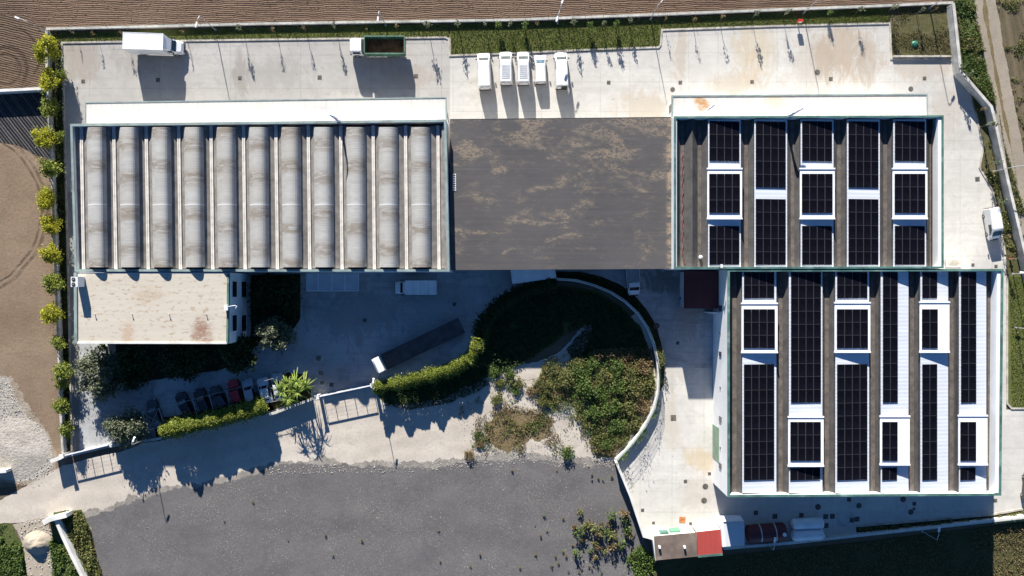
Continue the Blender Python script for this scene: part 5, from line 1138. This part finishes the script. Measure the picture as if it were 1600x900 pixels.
scatter_leaves('planter_plants', G((1340, 824), (1545, 808), (1600, 797), (1600, 801), (1545, 811), (1420, 825), (1340, 831)), 1800, .13, .45, L_BRUSH, 514, -.05, .8)
scatter_leaves('verge_grass_east', G((1500, 112), (1545, 170), (1563, 262), (1598, 400), (1574, 420), (1561, 340), (1551, 296), (1531, 262), (1537, 232), (1514, 140)), 5500, .13, .3, L_BRUSH, 515, -.1)
0 and scatter_leaves('roadside_brush', G((250, 690), (330, 674), (430, 652), (430, 660), (330, 684), (240, 702)), 900, .14, .3, L_DARK, 516, -.1)
scatter_leaves('garden_undergrowth', G((392, 432), (468, 430), (468, 496), (452, 518), (392, 540)), 4000, .17, .5, L_DARK, 517, -.3)
scatter_leaves('curved_wall_creeper', G((1026, 640), (1029, 610), (1027, 560), (1021, 535), (1033, 540), (1038, 580), (1036, 610)), 900, .11, 1.2, L_BRUSH, 518, .0, .5)
scatter_leaves('curved_wall_ivy', G((960, 720), (988, 690), (1010, 662), (1026, 632), (1031, 636), (1014, 668), (992, 697), (966, 723)), 700, .1, 2.0, L_GREEN, 519, .0, .5)
scatter_leaves('planting_strip_shrubs', G((868, 425), (940, 433), (990, 461), (1024, 508), (1034, 560), (1028, 558), (1012, 509), (978, 470), (930, 444), (870, 435)), 2500, .13, .4, L_DARK, 520, -.1)
blades('lawn_grass', G((88, 53), (400, 45), (701, 40), (701, 58), (400, 60.5), (92, 65)), 7000, .12, L_GRASS, 601, .11)
blades('lawn_grass', G((704, 40), (1029, 31), (1031, 72), (960, 78), (705, 85)), 13000, .12, L_GRASS, 602, .112)
blades('lawn_grass', G((1034, 30), (1390, 13), (1389, 36), (1035, 44)), 7000, .12, L_GRASS, 603, .11)
blades('lawn_grass', G((1393, 13), (1487, 9), (1492, 100), (1486, 91), (1394, 89)), 3500, .14, L_WEED, 604, .113, .05, -.05)
blades('lawn_grass', G((1576, 432), (1612, 432), (1612, 635), (1580, 635)), 5000, .12, L_GRASS, 605, .11)
# weeds in the gravel lot
weed = Kind([tree_proto('weed', 'x', 'weed', .7, (.42, .42, .32), 90, .11, (L_WEED, L_BRUSH, L_DRY, L_GREEN)[i], random.Random(700 + i), cz=.35, limbs=4, r=.02, clumps=9, cr=.5) for i in range(4)])
WD = [(920, 730), (925, 742), (935, 748), (942, 750), (925, 750), (956, 745), (870, 735), (955, 805), (953, 820), (958, 838), (975, 800), (976, 812), (940, 820), (930, 826), (935, 835), (945, 832), (920, 818), (915, 823), (898, 823), (905, 830), (910, 842), (928, 850), (935, 856), (922, 860), (930, 870), (946, 862), (956, 852), (980, 828), (983, 835), (836, 822), (845, 837), (850, 805), (855, 830), (880, 862), (884, 868), (868, 870), (862, 885), (872, 880), (895, 852), (901, 863), (837, 867), (920, 885), (925, 890), (940, 895), (960, 880), (812, 888), (750, 866), (766, 870), (688, 878), (757, 893), (685, 830), (620, 785), (565, 845), (670, 835), (508, 836), (548, 822), (520, 868), (460, 880), (350, 815), (612, 822), (735, 885), (790, 870), (800, 735), (755, 735), (450, 845), (290, 870), (395, 785), (905, 800), (880, 810), (970, 850), (905, 895), (888, 893)]
for i, (px, py) in enumerate(WD):
    if px < 800 and i % 2: continue
    big = px > 895 and 795 < py < 872; s = rng.uniform(1.0, 1.9) if big else rng.uniform(.25, .55)
    b = at(px, py, .2); weed.put((b.x, b.y, 0), 'small weed clump growing in the weedy right end of the gravel lot' if px > 800 else 'tiny weed tuft growing on the open dark gravel lot', 'weeds in the gravel lot', s)

# ---------------------------------------------------------------- stones, rubble, mound
def stones(name, poly, n, smin, smax, mat, seed, thr=None, z=0.0, nsc=.2):
    rg = random.Random(seed); mb = MB(); c = 0; t = 0
    while c < n and t < n * 20:
        t += 1; p = rand_in(poly, rg)
        if thr is not None and mnoise.noise(Vector((p[0] * nsc, p[1] * nsc, seed))) + .4 * mnoise.noise(Vector((p[0] * nsc * 5, p[1] * nsc * 5, seed))) < thr + rg.uniform(-.1, .2): continue
        s = smin + (smax - smin) * rg.random() ** 3; k = len(mb.v); a = rg.uniform(0, 6.28)
        for i in range(4):
            q = a + 1.57 * i + rg.uniform(-.4, .4); r_ = s * rg.uniform(.6, 1.1); mb.v.append((p[0] + math.cos(q) * r_, p[1] + math.sin(q) * r_, z))
        mb.v.append((p[0] + rg.uniform(-.2, .2) * s, p[1] + rg.uniform(-.2, .2) * s, z + s * rg.uniform(.5, .9)))
        for i in range(4): mb.f.append((k + i, k + (i + 1) % 4, k + 4))
        c += 1
    o = mb.build(name, mat); o['kind'] = 'stuff'; return o
lot = G((140, 815), (330, 762), (450, 732), (640, 736), (830, 722), (960, 732), (1000, 838), (1015, 905), (160, 910))
stones('gravel_stones', lot, 2200, .02, .10, M['stone'], 801, .12, .004)
stones('gravel_chips', lot, 6500, .03, .10, M['stonedk'], 802, None, .004)
stones('gravel_edge_rubble', G((420, 728), (640, 724), (830, 706), (930, 718), (962, 724), (960, 735), (880, 732), (830, 722), (640, 738), (420, 742)), 1500, .03, .15, M['stone'], 803, None, .004)
stones('rubble_scatter', G((-5, 575), (20, 586), (55, 645), (88, 695), (94, 738), (62, 762), (-5, 758)), 900, .03, .16, M['stone'], 814, None, -.004)
stones('rubble_stones', G((-5, 595), (12, 595), (40, 655), (76, 700), (82, 735), (60, 750), (-5, 748)), 2600, .04, .17, M['stone'], 804, None, 0)
stones('path_stones', G((30, 820), (70, 808), (84, 840), (88, 905), (44, 905)), 500, .05, .25, M['stone'], 805, .0, .01)
stones('field_clods', G((-5, -5), (1480, -5), (1480, 2), (800, 28), (400, 34), (72, 42), (70, 134), (-5, 138)), 3000, .04, .12, M['base'], 806, None, -.02)
stones('scrub_stones', G((715, 640), (790, 600), (850, 640), (935, 716), (830, 712), (720, 712)), 700, .03, .12, M['stone'], 807, -.05, .01)
def mound(name, label, px, py, rx, ry, h, mat, seed):
    b = at(px, py); t = MB(); n = 26; idx = {}
    for i in range(n + 1):
        for j in range(n + 1):
            x = -1 + 2 * i / n; y = -1 + 2 * j / n; d = math.hypot(x, y); e = max(0, 1 - d); nz = mnoise.noise(Vector((x * 2.2 + seed, y * 2.2, 0))) * .3 + mnoise.noise(Vector((x * 7 + seed, y * 7, 0))) * .12
            t.v.append((x * rx, y * ry, -.05 + h * (1 - (1 - e) ** 1.5) * (1 + nz) if e > 0 else -.08))
    for i in range(n):
        for j in range(n): k = i * (n + 1) + j; t.f.append((k, k + n + 1, k + n + 2, k + 1))
    o = t.build(name, mat, smooth=True); o.location = (b.x, b.y, 0); return tag(o, label, 'mound')
mound('sand_mound', 'pale heap of sand with a dark shaded side at lower left', 59, 848, 2.4, 2.0, 1.15, M['dune'], 3)
mound('rubble_mound', 'spread heap of white rubble at the left frame edge', 20, 700, 6.5, 5.5, .35, M['rubble'], 8)

# ---------------------------------------------------------------- small yard things
MH = [(1277, 113, .33, 'sunlit in the light yard below the red hose cabinet'), (1423, 139, .3, 'near the right end of the annex roof'), (1051, 140, .28, 'above the left corner of the annex roof'), (1026, 509, .38, 'in shade by the top right of the curved wall'), (1102, 760, .36, 'upper one beside the south-west corner of the lower hall'), (1100, 782, .36, 'lower one beside the south-west corner of the lower hall'),
      (1278, 792, .38, 'in shade above the white tanks'), (1342, 790, .34, 'in shade right of the pale slab'), (1411, 780, .36, 'in shade close under the lower hall wall, middle'), (1423, 800, .34, 'in shade, lowest of the cluster under the lower hall')]
for i, (px, py, r_, w_) in enumerate(MH):
    b = at(px, py); t = thing('manhole_cover', 'round manhole cover ' + w_, 'manhole cover', (b.x, b.y, .03), 0, 'round manhole covers')
    m = MB(); m.tube((0, 0, 0), (0, 0, .02), r_ + .1, r_ + .1, 20); m.build('ring', M['iron'], t); m = MB(); m.tube((0, 0, .021), (0, 0, .035), r_, r_, 20); m.build('lid', M['grate'], t)
DR = [(130, 127, .4, 'at the left end of the grey yard'), (247, 125, .45, 'inside the box truck shadow'), (375, 122, .4, 'right of the long lamp shadow in the grey yard'), (499.5, 121, .45, 'in the grey yard left of the tipper truck shadow'), (650, 119, .45, 'right of the tipper truck shadow'), (951, 129, .4, 'right of the parked vans'), (1063, 129, .4, 'above the left end of the annex roof'), (1175, 128, .4, 'in the light yard at the end of a wet stain'),
      (1298, 123.5, .42, 'at the foot of the branching brown stains'), (1444.5, 122.5, .4, 'below the retaining kerb at right'), (1527, 280, .5, 'by the east verge'), (1520, 414, .35, 'above the top right corner of the lower hall, left one'), (1556, 416, .35, 'above the top right corner of the lower hall, right one'), (710, 475.5, .42, 'in courtyard shade right of the white box truck'), (570, 500.5, .4, 'in the middle of the shaded courtyard'), (1059, 536, .35, 'in shade between curved wall and lower hall'),
      (497.5, 560, .6, 'framed pale, uppermost by the courtyard gate'), (502, 583, .6, 'framed pale, middle by the courtyard gate'), (503.5, 598, .5, 'framed pale, lowest by the courtyard gate'), (518, 601, .45, 'dark, just inside the courtyard gate'), (1071, 752, .38, 'in the cream yard left of the two manholes'), (1108.5, 740, .34, 'close to the lower hall west wall'), (1004, 797, .35, 'near the straight white wall'), (1021, 817, .3, 'above the brown-roofed hut'), (1079, 818, .3, 'right of the rusty plate'),
      (1555, 782, .4, 'in sun right of the lower hall shadow'), (1326.5, 780.5, .45, 'under the lower hall wall, left'), (1428.5, 787, .42, 'in shade beside the manhole cluster'), (1428, 795, .3, 'small, in shade beside the manhole cluster'), (1290, 807, .55, 'left of a pair beside the white tanks'), (1300.5, 806.5, .55, 'right of a pair beside the white tanks'), (1290.5, 821, .55, 'below the pair beside the white tanks'), (1331, 812.5, .55, 'on the pale slab'), (1339, 811, .55, 'just right of the pale slab'), (1252, 805, .5, 'above the upper white tank'), (1181, 801, .5, 'above the maroon tank, left'), (1210.5, 806.5, .55, 'above the maroon tank, right'), (1246, 626, .3, 'x')]
for i, (px, py, s, w_) in enumerate(DR[:-1]):
    s *= .7
    b = at(px, py); t = thing('drain_grate', 'square drain grate ' + w_, 'drain grate', (b.x, b.y, .03), R(rng.uniform(-4, 4)), 'square drain grates')
    pale = 'framed' in w_; m = MB(); m.box((0, 0, .01), (s * (2.6 if pale else 2.0), s * (2.9 if pale else 2.0), .02)); m.build('frame', M['kerb'] if pale else M['iron'], t)
    m = MB()
    for k in range(5): m.box((-s * .72 + s * .36 * k, 0, .03), (s * .24, s * 1.65, .02))
    m.build('bars', M['grate'], t)
def plate(name, label, cat, px, py, w, l, h, mat, rz=0.0):
    b = at(px, py); t = thing(name, label, cat, (b.x, b.y, .03), R(rz)); m = MB(); m.box((0, 0, h / 2), (w, l, h)); m.build('lid', mat, t); m = MB(); m.box((0, 0, h + .012), (w * .5, .06, .025)); m.build('handle', M['iron'], t)
plate('hatch_plate', 'rusty orange square hatch plate above the brown-roofed hut', 'hatch', 1066, 812, .95, .9, .06, M['orange'], -3)
plate('hatch_plate', 'brown square hatch plate in the cream yard by the curved wall', 'hatch', 1052, 652.5, .85, .85, .04, M['iron'], 2)
t = thing('hose_cabinet', 'red fire hose cabinet on a short post at the lawn edge', 'fire cabinet', at(1246, 36.5)); m = MB(); m.box((0, 0, .4), (.12, .12, .8)); m.build('post', M['redmetal'], t); m = MB(); m.box((0, 0, 1.05), (.75, .35, .6)); m.build('cabinet', M['redmetal'], t); m = MB(); m.box((0, -.18, 1.05), (.55, .03, .45)); m.build('door', M['offwhite'], t)
t = thing('hydrant', 'red hydrant standing by the east boundary wall', 'hydrant', at(1577, 405)); m = MB(); m.tube((0, 0, 0), (0, 0, .8), .16, .14, 10); m.build('barrel', M['redmetal'], t); m = MB(); m.tube((0, 0, .8), (0, 0, .95), .18, .08, 10); m.build('cap', M['redmetal'], t); m = MB(); m.tube((-.3, 0, .55), (.3, 0, .55), .07, .07, 8); m.build('nozzle', M['redmetal'], t)
t = thing('valve_cover', 'green domed valve cover in the rough grass corner', 'valve cover', at(1428.5, 69) + Vector((0, 0, .11))); m = MB(); m.loft([[(r_ * math.cos(6.283 * i / 16) * 1.2, r_ * math.sin(6.283 * i / 16), z) for i in range(16)] for r_, z in ((.45, 0), (.42, .16), (.28, .28), (.05, .33))]); m.build('dome', M['greenplastic'], t); m = MB(); m.tube((0, 0, 0), (0, 0, .06), .6, .6, 16); m.build('collar', M['greenplastic'], t)
t = thing('barrel', 'blue plastic barrel beside the maroon-roofed hut', 'barrel', at(1064.5, 466)); m = MB(); m.loft([[(r_ * math.cos(6.283 * i / 16), r_ * math.sin(6.283 * i / 16), z) for i in range(16)] for r_, z in ((.3, 0), (.36, .2), (.38, .5), (.36, .8), (.3, .95))]); m.build('drum', M['blueplastic'], t); m = MB(); m.tube((0, 0, .95), (0, 0, 1.0), .12, .12, 10); m.build('bung', M['offwhite'], t)
t = thing('steel_rack', 'pale steel rack beside the right wall of the upper solar hall', 'rack', at(1487, 411))
m = MB()
for y in (-.55, .55): m.box((0, y, .9), (2.6, .07, .07))
for x in (-1.3, 1.3): m.box((x, 0, .9), (.07, 1.1, .07))
m.build('frame', M['offwhite'], t)
for x in (-1.3, 1.3):
    for y in (-.55, .55): m = MB(); m.box((x, y, .43), (.07, .07, .86)); m.build('leg', M['offwhite'], t)
m = MB(); m.box((0, 0, .35), (2.4, .9, .06)); m.build('shelf', M['kerb'], t)
